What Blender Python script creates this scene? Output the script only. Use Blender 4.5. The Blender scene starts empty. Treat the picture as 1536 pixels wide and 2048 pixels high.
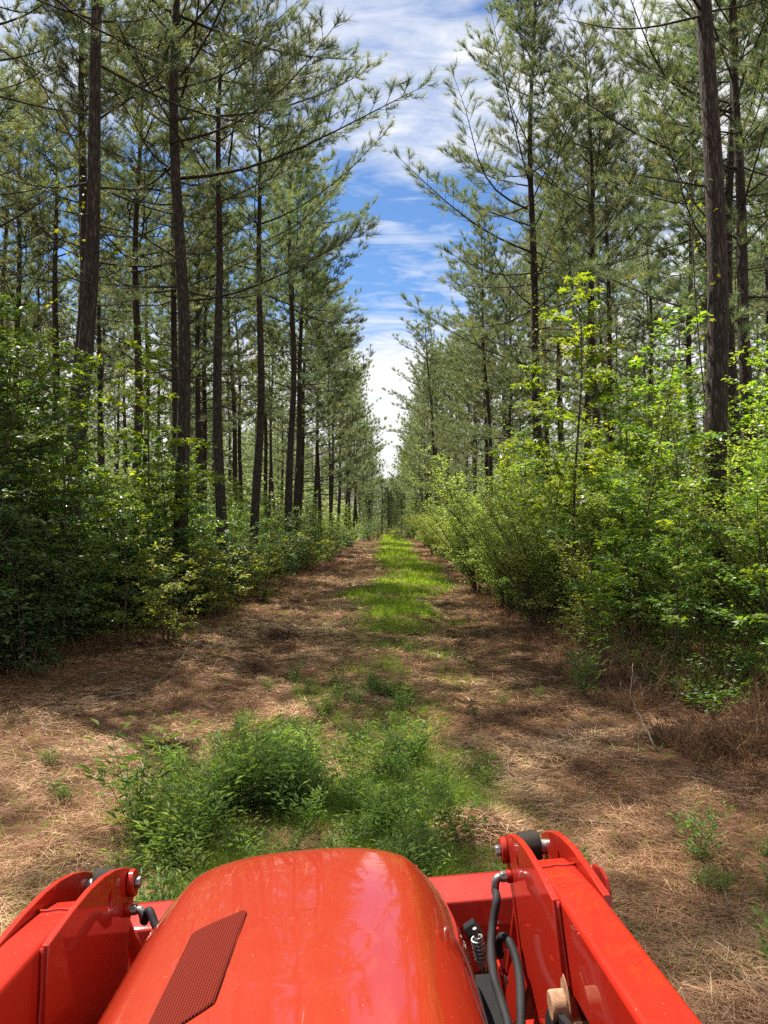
import bpy, bmesh, math, random
import numpy as np
from mathutils import Matrix, Vector

R = math.radians
rng = np.random.default_rng(11)
random.seed(11)
scene = bpy.context.scene
COL = scene.collection

# ------------------------------------------------------------------ helpers
def norm(v):
    v = np.asarray(v, float)
    return v / np.maximum(np.linalg.norm(v, axis=-1, keepdims=True), 1e-9)

class Geo:
    """collects vertices, triangles/quads and one tint value per vertex"""
    def __init__(s):
        s.v = []; s.f3 = []; s.f4 = []; s.t = []; s.n = 0
    def add(s, v, f3=None, f4=None, tint=0.5):
        v = np.asarray(v, float).reshape(-1, 3)
        s.v.append(v)
        if f3 is not None and len(f3): s.f3.append(np.asarray(f3, int).reshape(-1, 3) + s.n)
        if f4 is not None and len(f4): s.f4.append(np.asarray(f4, int).reshape(-1, 4) + s.n)
        t = np.asarray(tint, float)
        s.t.append(np.full(len(v), float(t)) if t.ndim == 0 else t.reshape(-1))
        s.n += len(v)
    def mesh(s, name, mat, smooth=False):
        me = bpy.data.meshes.new(name)
        V = np.concatenate(s.v) if s.v else np.zeros((0, 3))
        F3 = np.concatenate(s.f3) if s.f3 else np.zeros((0, 3), int)
        F4 = np.concatenate(s.f4) if s.f4 else np.zeros((0, 4), int)
        me.vertices.add(len(V)); me.vertices.foreach_set('co', V.astype(np.float32).ravel())
        loops = np.concatenate([F3.ravel(), F4.ravel()]).astype(np.int32)
        me.loops.add(len(loops)); me.loops.foreach_set('vertex_index', loops)
        tot = np.concatenate([np.full(len(F3), 3), np.full(len(F4), 4)]).astype(np.int32)
        start = np.concatenate([[0], np.cumsum(tot)[:-1]]).astype(np.int32) if len(tot) else np.zeros(0, np.int32)
        me.polygons.add(len(tot)); me.polygons.foreach_set('loop_start', start)
        try: me.polygons.foreach_set('loop_total', tot)
        except Exception: pass
        me.polygons.foreach_set('use_smooth', np.full(len(tot), bool(smooth)))
        a = me.attributes.new('tint', 'FLOAT', 'POINT')
        a.data.foreach_set('value', np.concatenate(s.t).astype(np.float32) if s.t else np.zeros(0, np.float32))
        me.update(calc_edges=True)
        if mat: me.materials.append(mat)
        return me

def obj(name, me, parent=None):
    o = bpy.data.objects.new(name, me); COL.objects.link(o)
    if parent: o.parent = parent
    return o

def tag(o, label=None, cat=None, group=None, kind=None):
    if label: o['label'] = label
    if cat: o['category'] = cat
    if group: o['group'] = group
    if kind: o['kind'] = kind
    return o

def thing(name, label, cat, loc=(0, 0, 0), rot=(0, 0, 0), scale=1.0, group=None):
    o = bpy.data.objects.new(name, None); COL.objects.link(o)
    o.empty_display_size = 0.2
    o.location = loc; o.rotation_euler = rot
    o.scale = (scale,) * 3 if np.isscalar(scale) else scale
    return tag(o, label, cat, group)

def dup(root, label, loc, rot, scale=1.0, group=None):
    r = root.copy(); COL.objects.link(r)
    r.location = loc; r.rotation_euler = rot
    r.scale = (scale,) * 3 if np.isscalar(scale) else scale
    r['label'] = label
    if group: r['group'] = group
    elif 'group' in r: del r['group']
    for ch in root.children:
        c = ch.copy(); COL.objects.link(c); c.parent = r
    return r

class Kind:
    """first placement makes the thing and its parts, later ones copy it"""
    def __init__(s, name, cat, parts):
        s.name, s.cat, s.parts, s.root = name, cat, parts, None
    def place(s, label, loc, rot=(0, 0, 0), scale=1.0, group=None):
        if s.root is None:
            s.root = thing(s.name, label, s.cat, loc, rot, scale, group)
            for pn, me in s.parts: obj(pn, me, s.root)
            return s.root
        return dup(s.root, label, loc, rot, scale, group)

def tube(g, pts, rad, sides=6, tint=0.5, cap=True):
    P = np.asarray(pts, float); n = len(P)
    r = np.broadcast_to(np.asarray(rad, float), (n,))
    T = np.gradient(P, axis=0); T = norm(T)
    ref = np.array([0, 0, 1.0]) if abs(T[0, 2]) < 0.9 else np.array([1.0, 0, 0])
    U = np.zeros_like(P); W = np.zeros_like(P)
    u = norm(np.cross(T[0], ref))
    for i in range(n):
        u = norm(u - T[i] * np.dot(u, T[i])); U[i] = u; W[i] = np.cross(T[i], u)
    a = np.linspace(0, 2 * np.pi, sides, endpoint=False)
    ring = U[:, None, :] * np.cos(a)[None, :, None] + W[:, None, :] * np.sin(a)[None, :, None]
    V = (P[:, None, :] + ring * r[:, None, None]).reshape(-1, 3)
    i = np.arange(n - 1)[:, None] * sides; j = np.arange(sides)[None, :]; k = (j + 1) % sides
    F = np.stack([i + j, i + k, i + sides + k, i + sides + j], -1).reshape(-1, 4)
    f3 = []
    if cap:
        V = np.vstack([V, P[0], P[-1]]); c0 = n * sides
        for q in range(sides):
            f3.append([c0, (q + 1) % sides, q]); f3.append([c0 + 1, (n - 1) * sides + q, (n - 1) * sides + (q + 1) % sides])
    g.add(V, f3, F, tint)

# leaf templates: (along, across, up) and triangles
def _lance():
    v = [(0, 0, 0), (.4, .5, .10), (1, 0, -.08), (.4, -.5, .10)]
    return np.array(v), np.array([(0, 2, 1), (0, 3, 2)])
def _oval():
    v = [(0, 0, 0), (.28, .42, .08), (.68, .36, .05), (1, 0, -.1), (.68, -.36, .05), (.28, -.42, .08)]
    return np.array(v), np.array([(0, 2, 1), (0, 3, 2), (0, 4, 3), (0, 5, 4)])
def _star():
    out = [(0.0, 0, 0)]
    for k, (a, r) in enumerate([(-128, .42), (-95, .2), (-68, .62), (-32, .26), (0, .72), (32, .26), (68, .62), (95, .2), (128, .42)]):
        out.append((.28 + r * math.cos(R(a)), r * math.sin(R(a)), -.12 * r if r > .3 else .03))
    v = np.array([(.28, 0, .05)] + out)
    f = [(0, k, k + 1) for k in range(2, 10)] + [(0, 10, 1), (0, 1, 2)]
    return v, np.array(f)
def _needle():
    return np.array([(0, .5, 0), (0, -.5, 0), (1, 0, 0)]), np.array([(0, 1, 2)])
LANCE, OVAL, STAR, NEEDLE = _lance(), _oval(), _star(), _needle()

def leaves(g, tmpl, P, D, N, length, width, tint):
    P = np.asarray(P, float); n = len(P)
    if n == 0: return
    D = norm(D); N = np.asarray(N, float); N = norm(N - D * np.sum(N * D, -1, keepdims=True))
    S = np.cross(D, N)
    length = np.broadcast_to(np.asarray(length, float), (n,)); width = np.broadcast_to(np.asarray(width, float), (n,))
    tv, tf = tmpl; k = len(tv)
    V = (P[:, None, :] + D[:, None, :] * (tv[None, :, 0, None] * length[:, None, None])
         + S[:, None, :] * (tv[None, :, 1, None] * width[:, None, None])
         + N[:, None, :] * (tv[None, :, 2, None] * length[:, None, None]))
    F = (np.arange(n)[:, None, None] * k + tf[None]).reshape(-1, 3)
    t = np.repeat(np.broadcast_to(np.asarray(tint, float), (n,)), k)
    g.add(V.reshape(-1, 3), F, None, t)

# value noise on the plane
_lat = np.random.default_rng(5).random((256, 256))
def vnoise(x, y):
    x = np.asarray(x, float); y = np.asarray(y, float)
    xi = np.floor(x).astype(int); yi = np.floor(y).astype(int); fx = x - xi; fy = y - yi
    fx = fx * fx * (3 - 2 * fx); fy = fy * fy * (3 - 2 * fy)
    a = _lat[xi % 256, yi % 256]; b = _lat[(xi + 1) % 256, yi % 256]; c = _lat[xi % 256, (yi + 1) % 256]; d = _lat[(xi + 1) % 256, (yi + 1) % 256]
    return (a * (1 - fx) + b * fx) * (1 - fy) + (c * (1 - fx) + d * fx) * fy

def edge_l(y): return (vnoise(np.asarray(y, float) * .23, 0 * np.asarray(y, float) + 3.3) - .5) * 1.1 + np.interp(y, [0, 6, 9, 12, 18.5, 26, 38, 54, 120], [-5.4, -5.4, -5.1, -4.4, -3.8, -3.2, -2.7, -2.6, -2.6])
def edge_r(y): return (vnoise(np.asarray(y, float) * .21, 0 * np.asarray(y, float) + 8.6) - .5) * .9 + np.interp(y, [0, 5, 7, 12, 20, 54, 120], [3.4, 3.3, 3.0, 2.5, 2.4, 2.5, 2.4])

def gh(x, y):
    x = np.asarray(x, float); y = np.asarray(y, float)
    h = .10 * (vnoise(x * .35 + 7, y * .35) - .5) + .07 * (vnoise(x * 1.3, y * 1.3 + 9) - .5) + .035 * (vnoise(x * 4 + 3, y * 4) - .5)
    h = h + .03 * (vnoise(x * 11, y * 11 + 5) - .5) * (np.abs(y) < 25)
    h = h - .05 * np.exp(-((x + 1.7) / .35) ** 2) - .05 * np.exp(-((x - 1.35) / .3) ** 2) + .05 * np.exp(-((x + .2) / .7) ** 2)
    out = np.maximum(np.maximum(edge_l(y) - x, x - edge_r(y)), 0)
    return h + .12 * np.clip(out, 0, 1.5)

# ------------------------------------------------------------------ materials
def new_mat(name):
    m = bpy.data.materials.new(name); m.use_nodes = True
    nt = m.node_tree; nt.nodes.clear()
    return m, nt, nt.nodes, nt.links

def ramp(nodes, stops, interp='LINEAR'):
    r = nodes.new('ShaderNodeValToRGB'); r.color_ramp.interpolation = interp
    e = r.color_ramp.elements
    while len(e) < len(stops): e.new(0.5)
    for el, (p, c) in zip(e, stops): el.position = p; el.color = (*c, 1)
    return r

def noise(nodes, links, vec, scale, detail=4, rough=.6, dist=0):
    n = nodes.new('ShaderNodeTexNoise'); n.inputs['Scale'].default_value = scale
    n.inputs['Detail'].default_value = detail; n.inputs['Roughness'].default_value = rough; n.inputs['Distortion'].default_value = dist
    if vec is not None: links.new(vec, n.inputs['Vector'])
    return n

def mapping(nodes, links, vec, scale=(1, 1, 1), rot=(0, 0, 0)):
    m = nodes.new('ShaderNodeMapping'); m.inputs['Scale'].default_value = scale; m.inputs['Rotation'].default_value = rot
    links.new(vec, m.inputs['Vector']); return m.outputs['Vector']

def mathn(nodes, links, op, a, b=None, c=None, clamp=False):
    m = nodes.new('ShaderNodeMath'); m.operation = op; m.use_clamp = clamp
    for i, v in enumerate((a, b, c)):
        if v is None: continue
        if isinstance(v, (int, float)): m.inputs[i].default_value = v
        else: links.new(v, m.inputs[i])
    return m.outputs[0]

def leaf_mat(name, stops, trans=.4, tcol=(1.25, 1.2, .5), rough=.42, spec=.5, vary=.35, hue=.02):
    m, nt, N, L = new_mat(name)
    out = N.new('ShaderNodeOutputMaterial')
    at = N.new('ShaderNodeAttribute'); at.attribute_name = 'tint'
    rp = ramp(N, stops); L.new(at.outputs['Fac'], rp.inputs['Fac'])
    oi = N.new('ShaderNodeObjectInfo')
    hs = N.new('ShaderNodeHueSaturation')
    v = mathn(N, L, 'MULTIPLY_ADD', oi.outputs['Random'], vary, 1 - vary / 2)
    h = mathn(N, L, 'MULTIPLY_ADD', oi.outputs['Random'], hue * 2, .5 - hue)
    L.new(v, hs.inputs['Value']); L.new(h, hs.inputs['Hue']); L.new(rp.outputs['Color'], hs.inputs['Color'])
    p = N.new('ShaderNodeBsdfPrincipled'); L.new(hs.outputs['Color'], p.inputs['Base Color'])
    p.inputs['Roughness'].default_value = rough; p.inputs['Specular IOR Level'].default_value = spec
    mx = N.new('ShaderNodeMix'); mx.data_type = 'RGBA'; mx.blend_type = 'MULTIPLY'; mx.inputs['Factor'].default_value = 1
    L.new(hs.outputs['Color'], mx.inputs['A']); mx.inputs['B'].default_value = (*tcol, 1)
    t = N.new('ShaderNodeBsdfTranslucent'); L.new(mx.outputs['Result'], t.inputs['Color'])
    ms = N.new('ShaderNodeMixShader'); ms.inputs[0].default_value = trans
    L.new(p.outputs[0], ms.inputs[1]); L.new(t.outputs[0], ms.inputs[2]); L.new(ms.outputs[0], out.inputs['Surface'])
    return m

M = {}
M['needles'] = leaf_mat('pine needles', [(0, (.042, .072, .046)), (.4, (.115, .165, .085)), (.8, (.215, .26, .125)), (1, (.27, .24, .11))], trans=.38, tcol=(1.35, 1.3, .75), rough=.5, spec=.3)
M['needles_far'] = leaf_mat('distant pine needles', [(0, (.08, .11, .06)), (.5, (.15, .195, .10)), (1, (.22, .26, .125))], trans=.46, tcol=(1.35, 1.3, .75), rough=.5, spec=.3)
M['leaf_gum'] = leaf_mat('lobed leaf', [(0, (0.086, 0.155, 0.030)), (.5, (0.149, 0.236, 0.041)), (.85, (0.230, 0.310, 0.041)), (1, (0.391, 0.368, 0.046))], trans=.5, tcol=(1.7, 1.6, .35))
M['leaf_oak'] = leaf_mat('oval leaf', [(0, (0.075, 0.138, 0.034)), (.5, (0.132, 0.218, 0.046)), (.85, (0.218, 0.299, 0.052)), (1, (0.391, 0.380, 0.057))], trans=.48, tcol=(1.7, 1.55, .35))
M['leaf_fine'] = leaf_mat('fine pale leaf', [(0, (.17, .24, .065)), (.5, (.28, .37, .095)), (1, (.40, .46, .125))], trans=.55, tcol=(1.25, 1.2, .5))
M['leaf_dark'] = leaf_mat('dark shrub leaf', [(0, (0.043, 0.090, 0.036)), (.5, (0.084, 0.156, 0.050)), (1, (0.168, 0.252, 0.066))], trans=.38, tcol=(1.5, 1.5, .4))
M['leaf_yellow_lit'] = leaf_mat('lit yellow green leaf', [(0, (.12, .165, .03)), (.5, (.20, .245, .045)), (.85, (.30, .32, .06)), (1, (.42, .36, .06))], trans=.52, tcol=(1.5, 1.4, .4))  # yellow green leaf, colour lightened so its shrubs look sunlit
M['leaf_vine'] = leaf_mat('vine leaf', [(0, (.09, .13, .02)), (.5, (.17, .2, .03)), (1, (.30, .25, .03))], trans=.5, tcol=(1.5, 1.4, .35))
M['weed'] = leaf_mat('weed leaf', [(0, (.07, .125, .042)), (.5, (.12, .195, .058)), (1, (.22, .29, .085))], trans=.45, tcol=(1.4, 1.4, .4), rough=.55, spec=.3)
M['grass'] = leaf_mat('grass blade', [(0, (.32, .25, .12)), (.18, (.20, .24, .06)), (.4, (.14, .24, .035)), (1, (.30, .42, .05))], trans=.45, tcol=(1.4, 1.4, .35), vary=0, hue=0)
M['straw'] = leaf_mat('pine straw', [(0, (.06, .030, .017)), (.3, (.23, .115, .06)), (.62, (.49, .30, .165)), (1, (.74, .58, .38))], trans=.15, tcol=(1.1, 1, .8), rough=.6, spec=.25, vary=0, hue=0)
M['dry'] = leaf_mat('dry stalk', [(0, (.08, .045, .025)), (.5, (.20, .115, .06)), (1, (.42, .30, .17))], trans=.3, tcol=(1.2, 1, .7), rough=.7, vary=.1, hue=0)

def bark_mat(name, dark, mid, light, scale=1.0):
    m, nt, N, L = new_mat(name)
    out = N.new('ShaderNodeOutputMaterial'); p = N.new('ShaderNodeBsdfPrincipled'); L.new(p.outputs[0], out.inputs['Surface'])
    tc = N.new('ShaderNodeTexCoord')
    vec = mapping(N, L, tc.outputs['Object'], (26 * scale, 26 * scale, 4.6 * scale))
    n0 = noise(N, L, vec, 1.0, 3, .6)
    va = N.new('ShaderNodeVectorMath'); va.operation = 'MULTIPLY_ADD'; L.new(n0.outputs['Color'], va.inputs[0]); va.inputs[1].default_value = (1.7, 1.7, 1.2); L.new(vec, va.inputs[2])
    vo = N.new('ShaderNodeTexVoronoi'); vo.feature = 'DISTANCE_TO_EDGE'; vo.inputs['Scale'].default_value = 1.0; L.new(va.outputs[0], vo.inputs['Vector'])
    n1 = noise(N, L, tc.outputs['Object'], 30 * scale, 5, .65)
    n2 = noise(N, L, tc.outputs['Object'], 1.3, 3, .6)
    e = mathn(N, L, 'MULTIPLY_ADD', vo.outputs['Distance'], 2.2, .22, clamp=True)
    f = mathn(N, L, 'MULTIPLY_ADD', n1.outputs['Fac'], .6, mathn(N, L, 'MULTIPLY', n2.outputs['Fac'], .45))
    f2 = mathn(N, L, 'MULTIPLY', e, f, clamp=True)
    rp = ramp(N, [(.05, dark), (.4, mid), (.85, light)]); L.new(f2, rp.inputs['Fac'])
    L.new(rp.outputs['Color'], p.inputs['Base Color']); p.inputs['Roughness'].default_value = .9; p.inputs['Specular IOR Level'].default_value = .15
    b = N.new('ShaderNodeBump'); b.inputs['Strength'].default_value = .9; b.inputs['Distance'].default_value = .03
    L.new(f2, b.inputs['Height']); L.new(b.outputs[0], p.inputs['Normal'])
    return m
M['bark'] = bark_mat('pine bark', (.014, .011, .009), (.068, .054, .042), (.18, .145, .115))
M['twig'] = bark_mat('sapling bark', (.06, .045, .032), (.14, .11, .075), (.26, .21, .15), 2)
M['stick'] = bark_mat('weathered stick', (.2, .15, .1), (.38, .31, .23), (.55, .47, .36), 3)

def ground_mat():
    m, nt, N, L = new_mat('straw covered soil')
    out = N.new('ShaderNodeOutputMaterial'); p = N.new('ShaderNodeBsdfPrincipled'); L.new(p.outputs[0], out.inputs['Surface'])
    g = N.new('ShaderNodeNewGeometry'); pos = g.outputs['Position']
    # short crossing fibres: three stretched noises at different angles
    fib = None
    for k, (a, s) in enumerate(((.3, 1.0), (1.35, 1.15), (2.4, .9))):
        v = mapping(N, L, pos, (9 * s, 110 * s, 1), (0, 0, a))
        n = noise(N, L, v, 1.0, 2, .5, .6)
        fib = n.outputs['Fac'] if fib is None else mathn(N, L, 'MAXIMUM', fib, n.outputs['Fac'])
    n1 = noise(N, L, pos, 1.1, 6, .65); n2 = noise(N, L, pos, 7, 5, .65); n3 = noise(N, L, pos, .35, 4, .6)
    a = mathn(N, L, 'MULTIPLY_ADD', fib, .9, mathn(N, L, 'MULTIPLY', n2.outputs['Fac'], .45))
    b = mathn(N, L, 'MULTIPLY_ADD', n1.outputs['Fac'], .5, a)
    c = mathn(N, L, 'MULTIPLY_ADD', n3.outputs['Fac'], .3, b)
    c = mathn(N, L, 'SUBTRACT', c, .78)
    rp = ramp(N, [(0, (.014, .008, .005)), (.3, (.06, .03, .017)), (.56, (.16, .08, .043)), (.82, (.30, .175, .095)), (1, (.48, .34, .20))]); L.new(c, rp.inputs['Fac'])
    L.new(rp.outputs['Color'], p.inputs['Base Color']); p.inputs['Roughness'].default_value = .95; p.inputs['Specular IOR Level'].default_value = .1
    bm = N.new('ShaderNodeBump'); bm.inputs['Strength'].default_value = .8; bm.inputs['Distance'].default_value = .02
    L.new(c, bm.inputs['Height']); L.new(bm.outputs[0], p.inputs['Normal'])
    return m
M['ground'] = ground_mat()

def paint(name, col, rough=.22, coat=1.0, dust=.25, scale=1.0):
    m, nt, N, L = new_mat(name)
    out = N.new('ShaderNodeOutputMaterial'); p = N.new('ShaderNodeBsdfPrincipled'); L.new(p.outputs[0], out.inputs['Surface'])
    tc = N.new('ShaderNodeTexCoord'); v = tc.outputs['Object']
    n1 = noise(N, L, v, 9 * scale, 6, .7); n2 = noise(N, L, mapping(N, L, v, (60, 8, 60), (0, 0, .4)), 1.0, 3, .6); n3 = noise(N, L, v, 140, 2, .5)
    f = mathn(N, L, 'MULTIPLY', mathn(N, L, 'SUBTRACT', n1.outputs['Fac'], .42, clamp=True), 1.6, clamp=True)
    f = mathn(N, L, 'MULTIPLY', f, dust)
    mx = N.new('ShaderNodeMix'); mx.data_type = 'RGBA'; mx.inputs['A'].default_value = (*col, 1); mx.inputs['B'].default_value = (min(1, col[0] * .95 + .02), col[1] * 1.3 + .05, col[2] * 1.5 + .035, 1)
    L.new(f, mx.inputs['Factor'])
    # specks of dirt
    sp = mathn(N, L, 'GREATER_THAN', n3.outputs['Fac'], .735)
    mx2 = N.new('ShaderNodeMix'); mx2.data_type = 'RGBA'; L.new(mathn(N, L, 'MULTIPLY', sp, .35), mx2.inputs['Factor']); L.new(mx.outputs['Result'], mx2.inputs['A']); mx2.inputs['B'].default_value = (.3, .16, .1, 1)
    # hair scratches, two directions
    s1 = noise(N, L, mapping(N, L, v, (170, 3.5, 3.5), (.1, .2, .6)), 1.0, 2, .5, .3); s2 = noise(N, L, mapping(N, L, v, (150, 5, 5), (0, .1, -.9)), 1.0, 2, .5, .3)
    sc_ = mathn(N, L, 'GREATER_THAN', mathn(N, L, 'MAXIMUM', s1.outputs['Fac'], s2.outputs['Fac']), .74)
    mx3 = N.new('ShaderNodeMix'); mx3.data_type = 'RGBA'; L.new(mathn(N, L, 'MULTIPLY', sc_, .4), mx3.inputs['Factor']); L.new(mx2.outputs['Result'], mx3.inputs['A']); mx3.inputs['B'].default_value = (.42, .14, .08, 1)
    L.new(mx3.outputs['Result'], p.inputs['Base Color'])
    r = mathn(N, L, 'MULTIPLY_ADD', n1.outputs['Fac'], .2, rough); r = mathn(N, L, 'MULTIPLY_ADD', n2.outputs['Fac'], .12, r)
    L.new(r, p.inputs['Roughness'])
    p.inputs['Coat Weight'].default_value = coat; p.inputs['Coat IOR'].default_value = 1.62; p.inputs['Specular IOR Level'].default_value = .12
    cr = mathn(N, L, 'MULTIPLY_ADD', f, .4, .012); cr = mathn(N, L, 'MULTIPLY_ADD', n2.outputs['Fac'], .04, cr); L.new(cr, p.inputs['Coat Roughness'])
    b = N.new('ShaderNodeBump'); b.inputs['Strength'].default_value = .015; b.inputs['Distance'].default_value = .004; L.new(n1.outputs['Fac'], b.inputs['Height'])
    L.new(b.outputs[0], p.inputs['Normal']); L.new(b.outputs[0], p.inputs['Coat Normal'])
    return m
M['hood'] = paint('orange hood paint', (.212, .0125, .0008), .42, 1.0, .05)
M['arm'] = paint('orange loader paint', (.265, .0075, .0006), .45, .5, .06)
M['bucket'] = paint('worn red loader paint', (.27, .010, .005), .5, .25, .5)

def plain(name, col, rough=.5, metal=0, bump=0, scale=40):
    m, nt, N, L = new_mat(name)
    out = N.new('ShaderNodeOutputMaterial'); p = N.new('ShaderNodeBsdfPrincipled'); L.new(p.outputs[0], out.inputs['Surface'])
    tc = N.new('ShaderNodeTexCoord'); n = noise(N, L, tc.outputs['Object'], scale, 5, .65)
    rp = ramp(N, [(.3, tuple(c * .55 for c in col)), (.7, tuple(min(1, c * 1.25) for c in col))]); L.new(n.outputs['Fac'], rp.inputs['Fac'])
    L.new(rp.outputs['Color'], p.inputs['Base Color']); p.inputs['Metallic'].default_value = metal; p.inputs['Specular IOR Level'].default_value = .5 if metal > .5 else .15
    L.new(mathn(N, L, 'MULTIPLY_ADD', n.outputs['Fac'], .3, rough - .15), p.inputs['Roughness'])
    if bump:
        b = N.new('ShaderNodeBump'); b.inputs['Strength'].default_value = bump; b.inputs['Distance'].default_value = .004; L.new(n.outputs['Fac'], b.inputs['Height']); L.new(b.outputs[0], p.inputs['Normal'])
    return m
M['rubber'] = plain('black rubber', (.016, .016, .017), .7, 0, .2)
M['black'] = plain('black engine parts', (.010, .010, .011), .85)
M['steel'] = plain('zinc steel', (.30, .30, .29), .42, .9)
M['primer'] = plain('worn bare boss', (.27, .155, .09), .7, 0, .3, 60)
M['grease'] = plain('greasy dark steel', (.022, .018, .014), .8, 0, .4)

def screen_mat():
    m, nt, N, L = new_mat('woven vent screen')
    out = N.new('ShaderNodeOutputMaterial'); p = N.new('ShaderNodeBsdfPrincipled'); L.new(p.outputs[0], out.inputs['Surface'])
    tc = N.new('ShaderNodeTexCoord'); se = N.new('ShaderNodeSeparateXYZ'); L.new(tc.outputs['Object'], se.inputs[0])
    k = 2 * math.pi / .0042
    a = mathn(N, L, 'ABSOLUTE', mathn(N, L, 'SINE', mathn(N, L, 'MULTIPLY', se.outputs['X'], k / 2)))
    b = mathn(N, L, 'ABSOLUTE', mathn(N, L, 'SINE', mathn(N, L, 'MULTIPLY', se.outputs['Y'], k / 2)))
    h = mathn(N, L, 'MULTIPLY', a, b)
    rp = ramp(N, [(.15, (.15, .014, .007)), (.45, (.09, .009, .005)), (.6, (.012, .003, .002))]); L.new(h, rp.inputs['Fac'])
    L.new(rp.outputs['Color'], p.inputs['Base Color']); p.inputs['Roughness'].default_value = .8; p.inputs['Specular IOR Level'].default_value = .06
    bp = N.new('ShaderNodeBump'); bp.invert = True; bp.inputs['Strength'].default_value = .6; bp.inputs['Distance'].default_value = .002; L.new(h, bp.inputs['Height']); L.new(bp.outputs[0], p.inputs['Normal'])
    return m
M['screen'] = screen_mat()

# ------------------------------------------------------------------ camera, world, sun
cam = bpy.data.cameras.new('camera'); co = bpy.data.objects.new('camera', cam); COL.objects.link(co)
cam.sensor_fit = 'VERTICAL'; cam.sensor_height = 36; cam.sensor_width = 27; cam.lens = 36 * 1539 / 2048
cam.clip_start = .05; cam.clip_end = 3000
co.location = (0, 0, 2.1); co.rotation_euler = (R(90.6), 0, R(.26))
scene.camera = co

SUN_AZ, SUN_EL = 46, 60     # degrees to the side of the track, degrees up
w = bpy.data.worlds.new('World'); scene.world = w; w.use_nodes = True
N, L = w.node_tree.nodes, w.node_tree.links; N.clear()
wo = N.new('ShaderNodeOutputWorld'); bg = N.new('ShaderNodeBackground'); L.new(bg.outputs[0], wo.inputs[0])
sky = N.new('ShaderNodeTexSky'); sky.sky_type = 'NISHITA'; sky.sun_disc = False
sky.sun_elevation = R(SUN_EL); sky.sun_rotation = R(-SUN_AZ); sky.ozone_density = 4.0; sky.dust_density = .2; sky.air_density = .8
tc = N.new('ShaderNodeTexCoord'); se = N.new('ShaderNodeSeparateXYZ'); L.new(tc.outputs['Generated'], se.inputs[0])
zz = mathn(N, L, 'ADD', mathn(N, L, 'MAXIMUM', se.outputs['Z'], 0.0), .12)
cx = N.new('ShaderNodeCombineXYZ')
L.new(mathn(N, L, 'DIVIDE', se.outputs['X'], zz), cx.inputs[0]); L.new(mathn(N, L, 'DIVIDE', se.outputs['Y'], zz), cx.inputs[1])
n1 = noise(N, L, mapping(N, L, cx.outputs[0], (1.1, 1.5, 1), (0, 0, .5)), 1.2, 8, .6, .5)
n2 = noise(N, L, mapping(N, L, cx.outputs[0], (3, 7, 1), (0, 0, -.5)), 1.6, 6, .6, .8)
cov = ramp(N, [(0, (.84,) * 3), (.2, (.76,) * 3), (.25, (.54,) * 3), (.30, (.45,) * 3), (.40, (.44,) * 3), (.44, (.60,) * 3), (.56, (.61,) * 3), (1, (.66,) * 3)]); L.new(se.outputs['Z'], cov.inputs['Fac'])
d = mathn(N, L, 'MULTIPLY_ADD', n2.outputs['Fac'], .45, mathn(N, L, 'MULTIPLY', n1.outputs['Fac'], .55))
bank = mathn(N, L, 'MULTIPLY', mathn(N, L, 'SUBTRACT', se.outputs['X'], .12, clamp=True), .9)
d = mathn(N, L, 'ADD', d, bank)
d = mathn(N, L, 'SUBTRACT', mathn(N, L, 'ADD', d, cov.outputs['Color']), .97)
d = mathn(N, L, 'MULTIPLY', d, 3.7, clamp=True)
mx = N.new('ShaderNodeMix'); mx.data_type = 'RGBA'; L.new(d, mx.inputs['Factor'])
hs = N.new('ShaderNodeHueSaturation'); hs.inputs['Saturation'].default_value = 1.12; hs.inputs['Value'].default_value = 1.12; L.new(sky.outputs[0], hs.inputs['Color'])
L.new(hs.outputs[0], mx.inputs['A']); mx.inputs['B'].default_value = (7.2, 7.25, 7.4, 1)
L.new(mx.outputs['Result'], bg.inputs['Color']); bg.inputs['Strength'].default_value = .05

sl = bpy.data.lights.new('sun', 'SUN'); so = bpy.data.objects.new('sun', sl); COL.objects.link(so)
sl.energy = 5.0; sl.angle = R(.53); sl.color = (1, .94, .84)
sd = Vector((-math.sin(R(SUN_AZ)) * math.cos(R(SUN_EL)), math.cos(R(SUN_AZ)) * math.cos(R(SUN_EL)), math.sin(R(SUN_EL))))
so.rotation_euler = sd.to_track_quat('Z', 'Y').to_euler(); so.location = (0, 0, 40)

scene.view_settings.view_transform = 'Standard'; scene.view_settings.look = 'None'; scene.view_settings.exposure = 1.6; scene.view_settings.gamma = 1
cy = scene.cycles
cy.max_bounces = 6; cy.diffuse_bounces = 4; cy.glossy_bounces = 3; cy.transmission_bounces = 4; cy.transparent_max_bounces = 4
cy.use_adaptive_sampling = True; cy.adaptive_threshold = .015
cy.use_denoising = False
cy.sample_clamp_indirect = 8

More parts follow.
